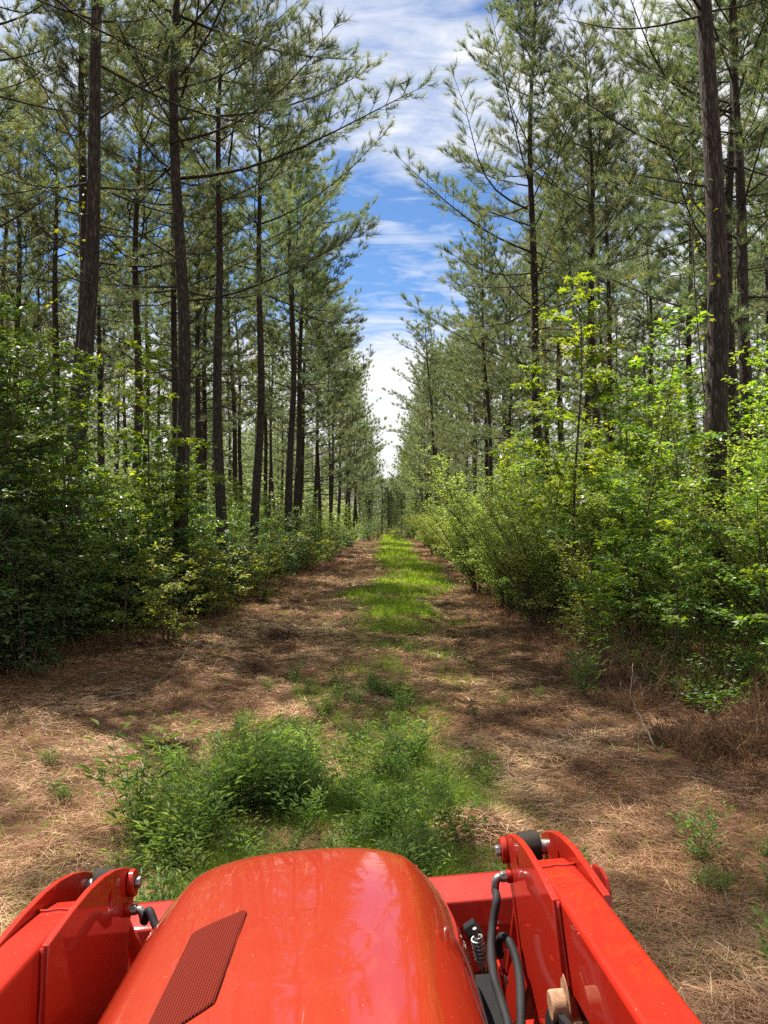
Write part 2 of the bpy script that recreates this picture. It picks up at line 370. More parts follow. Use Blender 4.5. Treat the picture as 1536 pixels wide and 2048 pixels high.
# ------------------------------------------------------------------ ground
def build_ground():
    def axis(fine0, fine1, step, lo, hi, gmul):
        a = list(np.arange(fine0, fine1, step)); s = step; x = a[-1]
        while x < hi: s *= gmul; x += s; a.append(min(x, hi))
        s = step; x = fine0; b = []
        while x > lo: s *= gmul; x -= s; b.append(max(x, lo))
        return np.array(b[::-1] + a)
    X = axis(-5, 4.5, .05, -500, 500, 1.12); Y = axis(3.5, 14, .05, -200, 700, 1.06)
    gx, gy = np.meshgrid(X, Y, indexing='ij')
    h = gh(gx, gy) + .03 * (vnoise(gx * 9, gy * 9) - .5) * (gy < 30)
    V = np.stack([gx, gy, h], -1).reshape(-1, 3); nx, ny = len(X), len(Y)
    i = np.arange(nx - 1)[:, None] * ny; j = np.arange(ny - 1)[None, :]
    F = np.stack([i + j, i + ny + j, i + ny + j + 1, i + j + 1], -1).reshape(-1, 4)
    g = Geo(); g.add(V, None, F)
    tag(obj('ground', g.mesh('ground', M['ground'], True)), 'reddish brown straw covered track through the pines', 'ground', kind='structure')
build_ground()

def grass_mask(x, y):
    """how green the middle of the track is, 0..1"""
    a = 1.1 * np.exp(-(((x + .45) / 1.2) ** 4) * .9 - ((y - 5.4) / 1.9) ** 2)
    b = .55 * np.exp(-((x + .1) / .8) ** 2 - ((y - 9.3) / 2.2) ** 2)
    c = 1.25 * np.clip((y - 15.5) / 2, 0, 1) * np.exp(-(((x - .55 - 1.1 * (vnoise(x * 0 + 5, y * .28) - .5) - .5 * (vnoise(x * 2, y * 1.2) - .5)) / (.8 + .5 * vnoise(x * 0, y * .4))) ** 4)) * np.clip(.75 + .9 * vnoise(x * .8, y * .35 + 40), 0, 1.2)
    e = .42 * np.exp(-((x - .15) / .9) ** 2) * np.clip((y - 8) / 2, 0, 1) * (y < 18)
    base = np.maximum.reduce([a, b, c, e])
    return base * np.clip(1.8 * vnoise(x * 2.1 + 11, y * 1.6) - .15, .15, 1.2) + .07

def scatter(n, xf, y0, y1, power=2.0):
    """points denser near the camera: density falls as 1/y^power"""
    u = rng.random(n)
    if power == 2.0: y = 1 / (1 / y0 + u * (1 / y1 - 1 / y0))
    else: y = (y0 ** (1 - power) + u * (y1 ** (1 - power) - y0 ** (1 - power))) ** (1 / (1 - power))
    lo, hi = xf(y); return lo + (hi - lo) * rng.random(n), y

def rand_dirs(n, zlo, zhi):
    a = rng.random(n) * 2 * np.pi; z = zlo + (zhi - zlo) * rng.random(n); r = np.sqrt(np.maximum(1 - z * z, 0))
    return np.stack([r * np.cos(a), r * np.sin(a), z], -1)

def build_litter():
    g = Geo()
    n = 340000
    x, y = scatter(n, lambda y: (np.maximum(-.55 * y - .3, edge_l(y) - 2), np.minimum(.55 * y + .3, edge_r(y) + 2.5)), 3.2, 60, 1.9)
    clump = vnoise(x * 2.5, y * 2.5) * .6 + vnoise(x * .7 + 5, y * .7) * .4
    keep = rng.random(n) < np.clip(2.4 * clump - .5, .08, 1) * (1 - .75 * np.clip(grass_mask(x, y), 0, 1))
    x, y, clump = x[keep], y[keep], clump[keep]; n = len(x)
    D = rand_dirs(n, -.12, .38); D[:, 0] *= 1.25
    Nn = rand_dirs(n, .2, 1)
    ln = (.07 + .13 * rng.random(n)); wd = .0026 + .0026 * rng.random(n)
    wd *= np.clip(y / 7, .8, 6); ln *= np.clip(y / 12, 1, 3)
    t = np.clip(.5 + .55 * (vnoise(x * 1.1 + 30, y * 1.1) - .5) + .35 * (rng.random(n) - .5) + .2 * (rng.random(n) > .93) - .18 * (clump < .35), 0, 1)
    # paler along the wheel tracks, redder towards the banks
    side = np.clip((np.maximum(edge_l(y) + 1.6 - x, x - edge_r(y) + .9)) / 1.2, 0, 1)
    t = t * (1 - .35 * side)
    P = np.stack([x, y, gh(x, y) + .004 + .035 * rng.random(n) * (.4 + clump)], -1)
    leaves(g, NEEDLE, P, D, Nn, ln, wd, t)
    tag(obj('pine_straw', g.mesh('pine_straw', M['straw'])), 'dry brown pine straw strewn over the track', 'pine straw', kind='stuff')
build_litter()

def build_grass():
    g = Geo()
    n = 300000
    x, y = scatter(n, lambda y: (np.maximum(-.52 * y, edge_l(y) + .3), np.minimum(.52 * y, edge_r(y) - .1)), 3.6, 110, 1.75)
    m = grass_mask(x, y)
    keep = rng.random(n) < m; x, y, m = x[keep], y[keep], m[keep]; n = len(x)
    D = rand_dirs(n, .35, 1.0); Nn = rand_dirs(n, -.3, .3)
    h = (.07 + .15 * rng.random(n)) * (.5 + .6 * np.clip(m, 0, 1)) * np.where(y > 14, 1.4, 1)
    wd = (.004 + .004 * rng.random(n)) * np.clip(y / 8, .8, 8)
    far = np.clip((y - 14) / 6, 0, 1)
    t = np.clip(.35 + .3 * rng.random(n) + .45 * (vnoise(x * .9, y * .9) - .5) + .32 * far * m - .25 * (m < .25) * (rng.random(n) < .6), 0, 1)
    P = np.stack([x, y, gh(x, y) - .01], -1)
    # a blade is two pieces: upright base, bent tip
    leaves(g, NEEDLE, P, D, Nn, h, wd, t)
    D2 = D.copy(); D2[:, 2] *= .35
    k = rng.random(n) < .6
    leaves(g, NEEDLE, (P + norm(D) * (h * .35)[:, None])[k], D2[k], Nn[k], h[k] * .8, wd[k] * .8, t[k])
    tag(obj('grass', g.mesh('grass', M['grass'])), 'bright green grass growing along the middle of the track', 'grass', kind='stuff')
build_grass()

# ------------------------------------------------------------------ pine trees
def perp_frame(d):
    ref = np.array([0, 0, 1.0]) if abs(d[2]) < .9 else np.array([1.0, 0, 0])
    u = norm(np.cross(d, ref)); return u, np.cross(u, d)

def make_pine(seed, H=19.0, r0=.15, zc=7.0, zd=3.2, Lmax=2.9, bias=.26, lod=0, whorl=.52):
    """local +x is the side with more light, where branches reach farther"""
    q = np.random.default_rng(seed)
    gt, gc = Geo(), Geo()
    # trunk axis
    nz = 26 if lod == 0 else 12 if lod == 1 else 7
    zs = np.linspace(-.3, H, nz)
    ph = q.random(4) * 6.28
    def axis(z):
        z = np.asarray(z, float)
        return np.stack([.10 * np.sin(z * .31 + ph[0]) + .05 * np.sin(z * .8 + ph[1]) - .10 * np.sin(ph[0]), .10 * np.sin(z * .27 + ph[2]) - .10 * np.sin(ph[2]), z], -1)
    def rad(z): return r0 * (1 - np.clip(z, 0, H) / H) ** .75 * .92 + .012 + r0 * .22 * np.exp(-np.clip(z, 0, 9) / .45)
    tube(gt, axis(zs), rad(zs), 14 if lod == 0 else 8 if lod == 1 else 5)
    TP, TD, TT = [], [], []
    z = zd
    while z < H - .3:
        f = np.clip((z - zc) / (H - zc), -1, 1)
        nb = q.integers(2, 5) if lod < 2 else q.integers(2, 4)
        az0 = q.random() * 6.28
        for b in range(nb):
            az = az0 + b * 6.283 / nb + q.normal() * .35
            side = 1 + bias * math.cos(az)
            live = f >= 0 or (f > -.35 and math.cos(az) > .2 and q.random() < .5)
            if live:
                fl = max(f, 0)
                Lb = Lmax * (max(1 - fl, 0) ** .5 * .86 + .16) * np.interp(fl, [0, .25, 1], [.85, 1, 1]) * (.55 + .65 * q.random()) * side
                if q.random() < .15: continue
            else:
                if q.random() < .25: continue
                Lb = (.4 + 2.7 * q.random() ** 1.4) * (1 + .5 * max(f, -.8))
            el = R(np.interp(f, [-1, -.4, 0, .5, 1], [0, 12, 20, 32, 52]) + q.normal() * 13)
            ns = (8 if lod == 0 else 5 if lod == 1 else 3)
            t = np.linspace(0, 1, ns)
            base = axis(z + q.normal() * .06)
            hd = np.array([math.cos(az), math.sin(az), 0]); sd_ = np.array([-hd[1], hd[0], 0])
            curve = (.10 if live else -.05) + q.normal() * .06; sw = q.normal() * .10
            pts = base + Lb * (t[:, None] * (hd * math.cos(el) + np.array([0, 0, math.sin(el)]))
                               + (t ** 2)[:, None] * np.array([0, 0, curve]) - (np.sin(t * 3.1))[:, None] * np.array([0, 0, .05]) + (np.sin(t * 4 + seed))[:, None] * sd_ * sw * .5)
            rb = (.008 + .0052 * Lb) * (1 - .8 * t)
            if lod < 2 or live: tube(gt, pts, rb * (1 if lod == 0 else 1.1), 6 if lod == 0 else 4 if lod == 1 else 3, cap=False)
            if not live:
                if lod == 0 and Lb > .8:
                    for k in range(q.integers(1, 4)):
                        s = .35 + .6 * q.random(); p0 = base + (pts[-1] - base) * s
                        dd = norm(pts[-1] - base) + sd_ * (.9 if k % 2 else -.9) + np.array([0, 0, q.normal() * .3])
                        tube(gt, np.stack([p0, p0 + norm(dd) * .25, p0 + norm(dd + np.array([0, 0, .3])) * .55]), [.006, .004, .002], 3, cap=False)
                continue
            # twigs in a flat spray
            start = .42 if fl < .3 else .2
            step = (.14 if lod == 0 else .20 if lod == 1 else .40)
            m = max(3, int(Lb * (1 - start) / step))
            for k in range(m + 1):
                s = start + (1 - start) * (k / m)
                i = s * (ns - 1); i0 = min(int(i), ns - 2); p0 = pts[i0] + (pts[i0 + 1] - pts[i0]) * (i - i0)
                bd = norm(pts[i0 + 1] - pts[i0])
                if k == m: dirs = [bd]
                else: dirs = [norm(bd * .75 + sd_ * (1 if k % 2 else -1) * (.8 + .3 * q.random()) + np.array([0, 0, .15 + q.normal() * .22]))]
                for dd in dirs:
                    lt = (.22 + .34 * Lb * (1 - s) * .55 + .22 * q.random())
                    if q.random() < .12 and s < .6: lt *= .4
                    tip = p0 + dd * lt * .6 + norm(dd + np.array([0, 0, .55])) * lt * .4
                    if lod < 2: tube(gt, np.stack([p0, p0 + dd * lt * .6, tip]), [.007, .005, .003], 3, cap=False)
                    nt_ = (4 if lod == 0 else 3 if lod == 1 else 2)
                    for j in range(nt_):
                        u = .45 + .55 * (j + 1) / nt_
                        TP.append(p0 + (tip - p0) * u); TD.append(norm(tip - p0 + np.array([0, 0, .15]))); TT.append((s, fl))
                    if lod < 2:
                        for e in range(2):
                            if q.random() < .25: continue
                            uu, vv = perp_frame(dd); s2 = .3 + .5 * q.random()
                            d2 = norm(dd * .7 + uu * (1 if e else -1) * .7 + np.array([0, 0, .25 + q.normal() * .3]))
                            b2 = p0 + dd * lt * s2; l2 = .16 + .2 * q.random()
                            TP.append(b2 + d2 * l2); TD.append(d2); TT.append((s, fl))
                            TP.append(b2 + d2 * l2 * .55); TD.append(d2); TT.append((s, fl))
        z += whorl * (.75 + .5 * q.random()) * (1 if z < H * .8 else .7)
    # needles: brushes round each twig end
    TP = np.array(TP); TD = np.array(TD); TT = np.array(TT); n = len(TP)
    kn = 18 if lod == 0 else 13 if lod == 1 else 9
    nl = .19 if lod == 0 else .22 if lod == 1 else .36
    nw = .0085 if lod == 0 else .017 if lod == 1 else .05
    P = np.repeat(TP, kn, 0); D = np.repeat(TD, kn, 0)
    rnd = q.normal(size=(n * kn, 3)); rnd = norm(rnd)
    ND = norm(D * (.8 + .3 * q.random((n * kn, 1))) + rnd * .85 + np.array([0, 0, .22]))
    P = P - D * (q.random((n * kn, 1)) * .10)
    tuft_t = np.repeat(np.clip(.46 + .26 * q.normal(size=n) + .10 * (TT[:, 0] - .5), 0, .92), kn)
    t = np.clip(tuft_t + .10 * q.normal(size=n * kn), 0, .95)
    dead = np.repeat(q.random(n) < .025, kn); t[dead] = 1.0
    leaves(gc, NEEDLE, P, ND, q.normal(size=(n * kn, 3)), nl * (.7 + .5 * q.random(n * kn)), nw * (.8 + .4 * q.random(n * kn)), t)
    sfx = ('', '_mid', '_far')[lod]
    return [('trunk', gt.mesh('pine_trunk' + sfx, M['bark'], True)), ('crown', gc.mesh('pine_crown' + sfx, M['needles'] if lod < 2 else M['needles_far']))]

PINE = {0: [], 1: [], 2: []}
for k in range(5): PINE[0].append(Kind('pine_tree', 'pine tree', make_pine(100 + k, H=[14.5, 15.2, 16, 14.8, 17][k], r0=.145, zc=[9.6, 8.4, 8.2, 9.4, 7.2][k], zd=[5.0, 4.6, 4.0, 5.4, 3.6][k], Lmax=[3.4, 3.1, 3.7, 3.2, 3.4][k])))
for k in range(5): PINE[1].append(Kind('pine_tree', 'pine tree', make_pine(200 + k, H=15.4 + .6 * k, r0=.14, zc=[6.2, 7, 6.6, 7.4, 8][k], zd=3.2, Lmax=[3.0, 2.8, 3.2, 2.9, 2.8][k], lod=1)))
for k in range(4): PINE[2].append(Kind('pine_tree', 'pine tree', make_pine(300 + k, H=16 + .7 * k, r0=.14, zc=[5.4, 6.2, 5.8, 6.8][k], zd=3.4, Lmax=[3.3, 3.1, 3.5, 3.2][k], lod=2, whorl=.8)))

pine_spots = []
TS = 1.27      # tree size and spacing
def pine(x, y, label, group=None, var=None, lean=0.0, sc=1.0, face=None, lod=None, bend=0.0):
    if lod is None: lod = 0 if y < 26 else 1 if y < 55 else 2
    lst = PINE[lod]
    k = lst[(var if var is not None else random.randrange(len(lst))) % len(lst)]
    if face is None: face = (0 if x < 0 else math.pi) + random.uniform(-.5, .5)
    pine_spots.append((x, y)); x, y, sc = x * TS, y * TS, sc * TS * .96
    return k.place(label, (x, y, float(gh(x, y))), (R(bend), R(lean), face) if False else Matrix.Rotation(R(lean), 3, 'Y').to_4x4().to_3x3().__matmul__(Matrix.Rotation(face, 3, 'Z')).to_euler(), sc, group)

# trees one can tell apart in the photograph
KEY = [
 (-4.80, 11.5, 'thick dark pine trunk rising from the shaded thicket on the near left', 0, 2.3, 1.03),
 (-6.7, 16.0, 'slimmer pine close behind the thick near left trunk', 1, 1.2, 1.0),
 (-3.68, 13.8, 'straight pine with bare ascending limbs, left of the track beside the thicket', 2, 0.3, 1.0),
 (-3.68, 17.0, 'pine second in line along the left edge, trunk bare down to the bushes', 3, 0.8, .93),
 (-3.45, 20.0, 'pine with a vine patch on its trunk, third in line along the left edge', 0, 0.0, .92),
 (-9.7, 22.0, 'vine hung pine seen left of the thick near trunk', 0, 0.5, .95),
 (4.12, 9.6, 'thick pine trunk with sunlit plated bark standing in the bushes on the near right', 3, -2.2, 1.1),
 (7.3, 16.0, 'pine trunk just behind and right of the thick near right trunk', 1, -1.0, 1.0),
 (4.1, 20.0, 'dark pine with limbs reaching over the track, right of the sky gap', 4, -0.8, 1.0),
 (5.9, 21.0, 'leaning slender pine between the dark edge pine and the twin behind', 1, -2.2, 1.0),
 (7.2, 24.0, 'thin pine rising just right of the leaning slender pine', 0, -1.2, .95),
 (6.9, 14.2, 'reddish limbed pine at the far right border of the photo', 4, -1.5, .95),
 (10.4, 26.0, 'thin pine in the sunlit wood between the two right hand trunks', 3, 0, .95),
 (10.2, 30.5, 'pair partner pine with fanned dead limbs in the right wood', 2, 0, .95),
]
for x, y, lab, v, ln, sc in KEY: pine(x, y, lab, None, v, ln, sc)
pine(3.35, 45, 'crooked leaning pine with a forked limb on the right edge', None, 1, -5.5, .86, lod=1)

def free(x, y, d=1.7): return all((x - a) ** 2 + (y - b) ** 2 > d * d for a, b in pine_spots)
# edge rows along the track
y = 26.5
while y < 175:
    for sgn, x in ((-1, -3.75), (1, 4.05)):
        yy = y + random.uniform(-.8, .8); xx = x + random.uniform(-.4, .35) + (0.15 if sgn < 0 else -.1) * min(1, y / 90)
        if not free(xx, yy, 2.0) or (sgn < 0 and random.random() < .22): continue
        if y < 60: lab, gr = (('slender pine in the row along the left edge of the track', 'pines in the left edge row') if sgn < 0 else ('pine in the row along the right edge of the track', 'pines in the right edge row'))
        else: lab, gr = (('small distant pine at the far end of the left edge row', 'far pines of the left row') if sgn < 0 else ('small distant pine at the far end of the right edge row', 'far pines of the right row'))
        pine(xx, yy, lab, gr, None, random.uniform(-1.5, 1.5), random.uniform(.9, 1.06) * (float(np.interp(yy, [26, 46, 62], [.66, .76, .97])) if sgn > 0 else 1))
    y += random.uniform(2.5, 3.3) * (1 if y < 80 else 1.5)
# planted rows deeper in the wood
for r in range(1, 9):
    for sgn in (-1, 1):
        xr = sgn * (3.7 + 3.5 * r); y = 9 + random.uniform(0, 3)
        ymax = 62 - r * 2
        while y < ymax:
            xx = xr + random.uniform(-.6, .6); yy = y + random.uniform(-.6, .6)
            if abs(xx) < .53 * yy + 1.5 and free(xx, yy, 2.0):
                nm = 'left' if sgn < 0 else 'right'
                if r <= 2: lab, gr = f'pine in the second or third planted row on the {nm}', f'pines behind the {nm} edge row'
                else: lab, gr = f'thin pine deep in the wood on the {nm}', f'pines deep in the {nm} wood'
                pine(xx, yy, lab, gr, None, random.uniform(-1.8, 1.8), random.uniform(.85, 1.04), face=random.uniform(0, 6.28), lod=0 if yy < 22 else 1 if yy < 45 else 2)
            y += random.uniform(3.0, 4.6) * (1 + r * .10)
# a few trees beside the tractor just out of the picture, which throw shade into it
for x, y in ((-10.5, 8.5), (-11.5, 12.5), (7.6, 8.0), (-14, 15), (-4.65, 8.35)):  # last one added to shade the weeds and the right foreground
    if free(x, y, 1.5): pine(x, y, 'unseen shade pine beside the thicket beyond the left border' if x < 0 else 'pine standing behind the right border bushes', 'pines at the picture border', None, 0, .98)
print('PINES', len(pine_spots))

def build_far_woods():
    g = Geo()
    q = np.random.default_rng(77)
    spots = []
    for k in range(420):
        side = 1 if q.random() < .5 else -1
        y = 75 + 150 * q.random(); x = side * (8 + (.56 * y - 4) * q.random()); spots.append((x, y))
    for k in range(80):
        spots.append((q.uniform(-30, 30), q.uniform(165, 215)))
    for k in range(16): spots.append((q.uniform(-5.5, 5.5), q.uniform(112, 138)))
    gt = Geo()
    for x, y in spots:
        H = 15 + 4 * q.random(); zc = 5 + 2.5 * q.random()
        if y > 164 and abs(x) < 9: H = 10 + 4 * q.random(); zc = 1.0
        if y < 140 and abs(x) < 6: H = 6 + 3 * q.random(); zc = .8
        z0 = float(gh(x, y))
        tube(gt, np.array([[x, y, z0 - .2], [x + .1, y, z0 + H * .5], [x, y, z0 + H]]), [.16, .12, .03], 5)
        n = 170
        f = q.random(n) ** .8; zz = z0 + zc + (H - zc) * f; rr = (2.9 if H > 9.5 else 1.8) * np.sqrt(1.03 - f) * np.sqrt(q.random(n)); a = q.random(n) * 6.28
        C = np.stack([x + rr * np.cos(a), y + rr * np.sin(a), zz], -1)
        kn = 7
        P = np.repeat(C, kn, 0) + q.normal(size=(n * kn, 3)) * .18
        D = norm(q.normal(size=(n * kn, 3)) + np.array([0, 0, .4]) + .5 * np.repeat(np.stack([np.cos(a), np.sin(a), 0 * a], -1), kn, 0))
        t = np.clip(np.repeat(.45 + .2 * q.normal(size=n), kn) + .1 * q.normal(size=n * kn), 0, 1)
        leaves(g, NEEDLE, P, D, q.normal(size=(n * kn, 3)), .55, .10, t)
    # leafy understorey of the far wood
    n = 110000; y = 42 + 200 * q.random(n) ** .9; x = (q.random(n) * 2 - 1) * (.58 * y + 4)
    k = (np.abs(x) > 6.5) | (y > 150); x, y = x[k], y[k]; n = len(x)
    top = np.where(y > 150, 9, 9) * (.25 + .9 * vnoise(x * .25, y * .25)) * np.clip((np.abs(x) - 4) / 8, .35, 1)
    P = np.stack([x, y, gh(x, y) + top * q.random(n) ** .8], -1)
    leaves(g, OVAL, P, rand_dirs(n, -.3, .6), np.array([0, 0, 1.0]) + q.normal(size=(n, 3)) * .6, .0065 * y, .0042 * y, np.clip(.55 + .3 * (vnoise(x * .3, y * .3) - .5) + .2 * q.normal(size=n), 0, 1))
    me = g.mesh('far_woods', M['needles_far'])
    o = tag(obj('far_woods', me), 'far off pine wood closing the end of the track', 'woods', kind='stuff')
    obj('far_trunk_mass', gt.mesh('far_trunk_mass', M['bark'], True), o)['kind'] = 'stuff'
build_far_woods()

# ------------------------------------------------------------------ saplings, shrubs, weeds
def make_sapling(seed, H, tmpl, mat, leaf, nstem=1, spread=.25, dens=1.0, lo=.12, reach=.34, lw=.75, up=35, bend=.1):
    q = np.random.default_rng(seed); gs, gl = Geo(), Geo()
    LP, LD, LT = [], [], []
    for s in range(nstem):
        a0 = q.random() * 6.28; tilt = spread * (.3 + q.random()) if nstem > 1 else bend * q.random()
        Hs = H * (.65 + .4 * q.random()) if nstem > 1 else H
        hd = np.array([math.cos(a0), math.sin(a0), 0])
        t = np.linspace(0, 1, 8)
        pts = hd * .06 * (nstem > 1) + (t[:, None] * np.array([0, 0, Hs]) + (t ** 1.4)[:, None] * hd * Hs * tilt + np.stack([np.sin(t * 5 + seed), np.cos(t * 4 + s), 0 * t], -1) * .03 * Hs * t[:, None])
        pts[0, 2] -= .1
        r0 = .005 * Hs + .004
        tube(gs, pts, r0 * (1 - .8 * t), 5, cap=False)
        nb = max(5, int(Hs * 7 * dens ** .5))
        for b in range(nb):
            f = lo + (1 - lo) * (b + q.random()) / nb
            i = min(f, .999) * 7; i0 = int(i); p0 = pts[i0] + (pts[i0 + 1] - pts[i0]) * (i - i0)
            az = b * 2.4 + q.normal() * .4 + a0
            Lb = H * reach * (.25 + .85 * (1 - f) ** .8) * (.6 + .6 * q.random())
            Lb *= np.interp(f, [lo, lo + .2, 1], [.55, 1, 1])
            el = R(up + 18 * (f - .5) + q.normal() * 10)
            bd = np.array([math.cos(az) * math.cos(el), math.sin(az) * math.cos(el), math.sin(el)])
            tt = np.linspace(0, 1, 5)
            bp = p0 + Lb * (tt[:, None] * bd - (tt ** 2)[:, None] * np.array([0, 0, .22]))
            tube(gs, bp, (.0028 + .002 * Lb) * (1 - .7 * tt), 3, cap=False)
            sub = [(bp, Lb)]
            for k in range(int(2 + Lb * 5)):
                u = .25 + .7 * q.random(); j = u * 4; j0 = min(int(j), 3); pp = bp[j0] + (bp[j0 + 1] - bp[j0]) * (j - j0)
                sd_ = norm(np.cross(bd, [0, 0, 1])); d2 = norm(bd * .7 + sd_ * (1 if k % 2 else -1) * .8 + np.array([0, 0, q.normal() * .2]))
                l2 = (.12 + .35 * Lb * (1 - u)) * (.6 + .6 * q.random())
                sp = pp + l2 * (tt[:, None] * d2 - (tt ** 2)[:, None] * np.array([0, 0, .15]))
                tube(gs, sp[::2], [.003, .002, .001], 3, cap=False); sub.append((sp, l2))
            for sp, l in sub:
                n = max(3, int(l / (leaf * .52) * dens))
                for k in range(n):
                    u = .12 + .88 * (k + .5) / n; j = u * 4; j0 = min(int(j), 3); pp = sp[j0] + (sp[j0 + 1] - sp[j0]) * (j - j0)
                    ax = norm(sp[j0 + 1] - sp[j0]); sd_ = norm(np.cross(ax, [0, 0, 1]))
                    LP.append(pp); LD.append(ax * .55 + sd_ * (1 if k % 2 else -1) * .9 + np.array([0, 0, -.1 + q.normal() * .25])); LT.append((f, b))
    LP = np.array(LP); LD = np.array(LD); n = len(LP); LT = np.array(LT)
    LP = LP + q.normal(size=(n, 3)) * leaf * .22
    Nn = np.array([0, 0, 1.0]) + q.normal(size=(n, 3)) * .42
    bt = q.normal(size=2000) * .14
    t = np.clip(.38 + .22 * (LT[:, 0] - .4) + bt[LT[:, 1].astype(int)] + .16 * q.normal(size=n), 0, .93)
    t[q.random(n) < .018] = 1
    sz = leaf * (.65 + .6 * q.random(n))
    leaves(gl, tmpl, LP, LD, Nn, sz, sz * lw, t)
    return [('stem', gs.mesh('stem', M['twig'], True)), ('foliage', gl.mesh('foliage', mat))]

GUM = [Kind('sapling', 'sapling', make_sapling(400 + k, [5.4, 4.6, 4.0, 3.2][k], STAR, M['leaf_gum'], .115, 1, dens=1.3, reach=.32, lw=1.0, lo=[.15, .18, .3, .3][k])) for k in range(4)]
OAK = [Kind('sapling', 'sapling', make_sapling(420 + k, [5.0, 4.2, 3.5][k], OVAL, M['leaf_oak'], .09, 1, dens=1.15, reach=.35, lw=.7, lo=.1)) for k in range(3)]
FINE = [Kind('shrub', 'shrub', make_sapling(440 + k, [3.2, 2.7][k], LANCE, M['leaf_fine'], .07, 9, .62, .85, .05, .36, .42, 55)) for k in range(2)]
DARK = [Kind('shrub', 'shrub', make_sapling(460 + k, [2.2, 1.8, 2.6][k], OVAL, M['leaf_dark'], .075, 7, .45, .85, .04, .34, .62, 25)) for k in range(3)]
YEL = [Kind('shrub', 'shrub', make_sapling(480 + k, [2.0, 1.6][k], OVAL, M['leaf_yellow_lit'], .075, 7, .5, .8, .03, .36, .6, 30)) for k in range(2)]
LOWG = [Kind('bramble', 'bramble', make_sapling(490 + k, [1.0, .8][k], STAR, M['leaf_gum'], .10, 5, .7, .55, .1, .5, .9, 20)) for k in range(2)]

def put(lst, x, y, label, group=None, sc=1.0, var=None):
    k = lst[random.randrange(len(lst)) if var is None else var % len(lst)]
    return k.place(label, (x, y, float(gh(x, y)) - .03), (R(random.uniform(-4, 4)), R(random.uniform(-4, 4)), random.uniform(0, 6.28)), sc, group)

# the ones that stand out
put(GUM, 3.45, 14.0, 'tallest sunlit sapling rising above the right hand thicket', None, 1.2, 0)
put(GUM, -6.2, 11.8, 'tall shaded sapling at the left border, its top against the pines', None, 1.0, 0)
put(GUM, -5.7, 13.2, 'tall leafy sapling hiding the foot of the thick left trunk', None, 1.05, 1)
put(OAK, -7.2, 14.5, 'sapling with a sunlit top behind the left thicket', None, 1.1, 0)
put(GUM, -5.0, 16.0, 'bright sapling between the thick left trunk and the straight pine', None, 1.1, 0)
put(OAK, -4.6, 18.5, 'sunlit sapling between the two bare trunks of the left edge', None, .9, 1)
put(GUM, 4.1, 13.4, 'tall bright sapling between the tallest sapling and the thick right trunk', None, 1.0, 1)
put(OAK, 3.6, 11.2, 'dark leaved sapling in the middle of the right thicket', None, .95, 0)
put(OAK, 3.0, 16.5, 'sunlit sapling at the track side below the dark edge pine', None, .95, 1)
put(GUM, 3.35, 9.1, 'sapling with big lobed leaves leaning out over the dry stalks', None, .62, 2)
put(GUM, 2.75, 9.9, 'small lobed leaf sapling at the front of the right thicket', None, .5, 3)
put(GUM, 4.3, 7.9, 'lobed leaf sapling at the right border over the straw', None, .55, 3)
put(GUM, 3.5, 6.4, 'low sprawling lobed leaf shoot at the right border', None, .36, 2)
put(OAK, 5.4, 9.0, 'yellow green sapling right of the thick near right trunk', None, .9, 2)
put(GUM, 6.2, 10.8, 'bright yellow sapling at the far right border', None, .95, 1)
put(FINE, 2.6, 22.0, 'pale feathery shrub leaning over the right edge of the grass', None, 1.35, 0)
put(FINE, 3.1, 18.5, 'tall pale fine leaved shrub in front of the right saplings', None, 1.45, 1)
put(FINE, 2.75, 14.0, 'grey green fine leaved shrub at the right edge', None, .9, 0)
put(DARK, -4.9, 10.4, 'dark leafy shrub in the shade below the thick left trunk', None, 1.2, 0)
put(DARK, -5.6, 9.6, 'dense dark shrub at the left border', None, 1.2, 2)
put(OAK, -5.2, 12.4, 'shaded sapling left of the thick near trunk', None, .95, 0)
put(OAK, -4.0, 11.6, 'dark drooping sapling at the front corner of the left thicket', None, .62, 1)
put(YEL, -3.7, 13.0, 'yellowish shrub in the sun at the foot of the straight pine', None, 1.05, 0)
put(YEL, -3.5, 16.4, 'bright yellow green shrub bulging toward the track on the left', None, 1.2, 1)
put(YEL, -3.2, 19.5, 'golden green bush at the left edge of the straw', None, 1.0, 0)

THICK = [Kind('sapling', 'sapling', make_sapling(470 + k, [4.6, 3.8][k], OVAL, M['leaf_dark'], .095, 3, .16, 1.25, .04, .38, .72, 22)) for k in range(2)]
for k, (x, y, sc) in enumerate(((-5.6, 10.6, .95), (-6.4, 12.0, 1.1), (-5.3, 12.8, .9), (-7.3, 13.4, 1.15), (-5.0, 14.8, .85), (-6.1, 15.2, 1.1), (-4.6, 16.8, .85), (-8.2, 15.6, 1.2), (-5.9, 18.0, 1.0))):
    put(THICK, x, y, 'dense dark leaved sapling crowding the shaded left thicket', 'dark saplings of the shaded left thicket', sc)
used = []
def okp(x, y, d):
    if all((x - a) ** 2 + (y - b) ** 2 > d * d for a, b in used): used.append((x, y)); return True
    return False
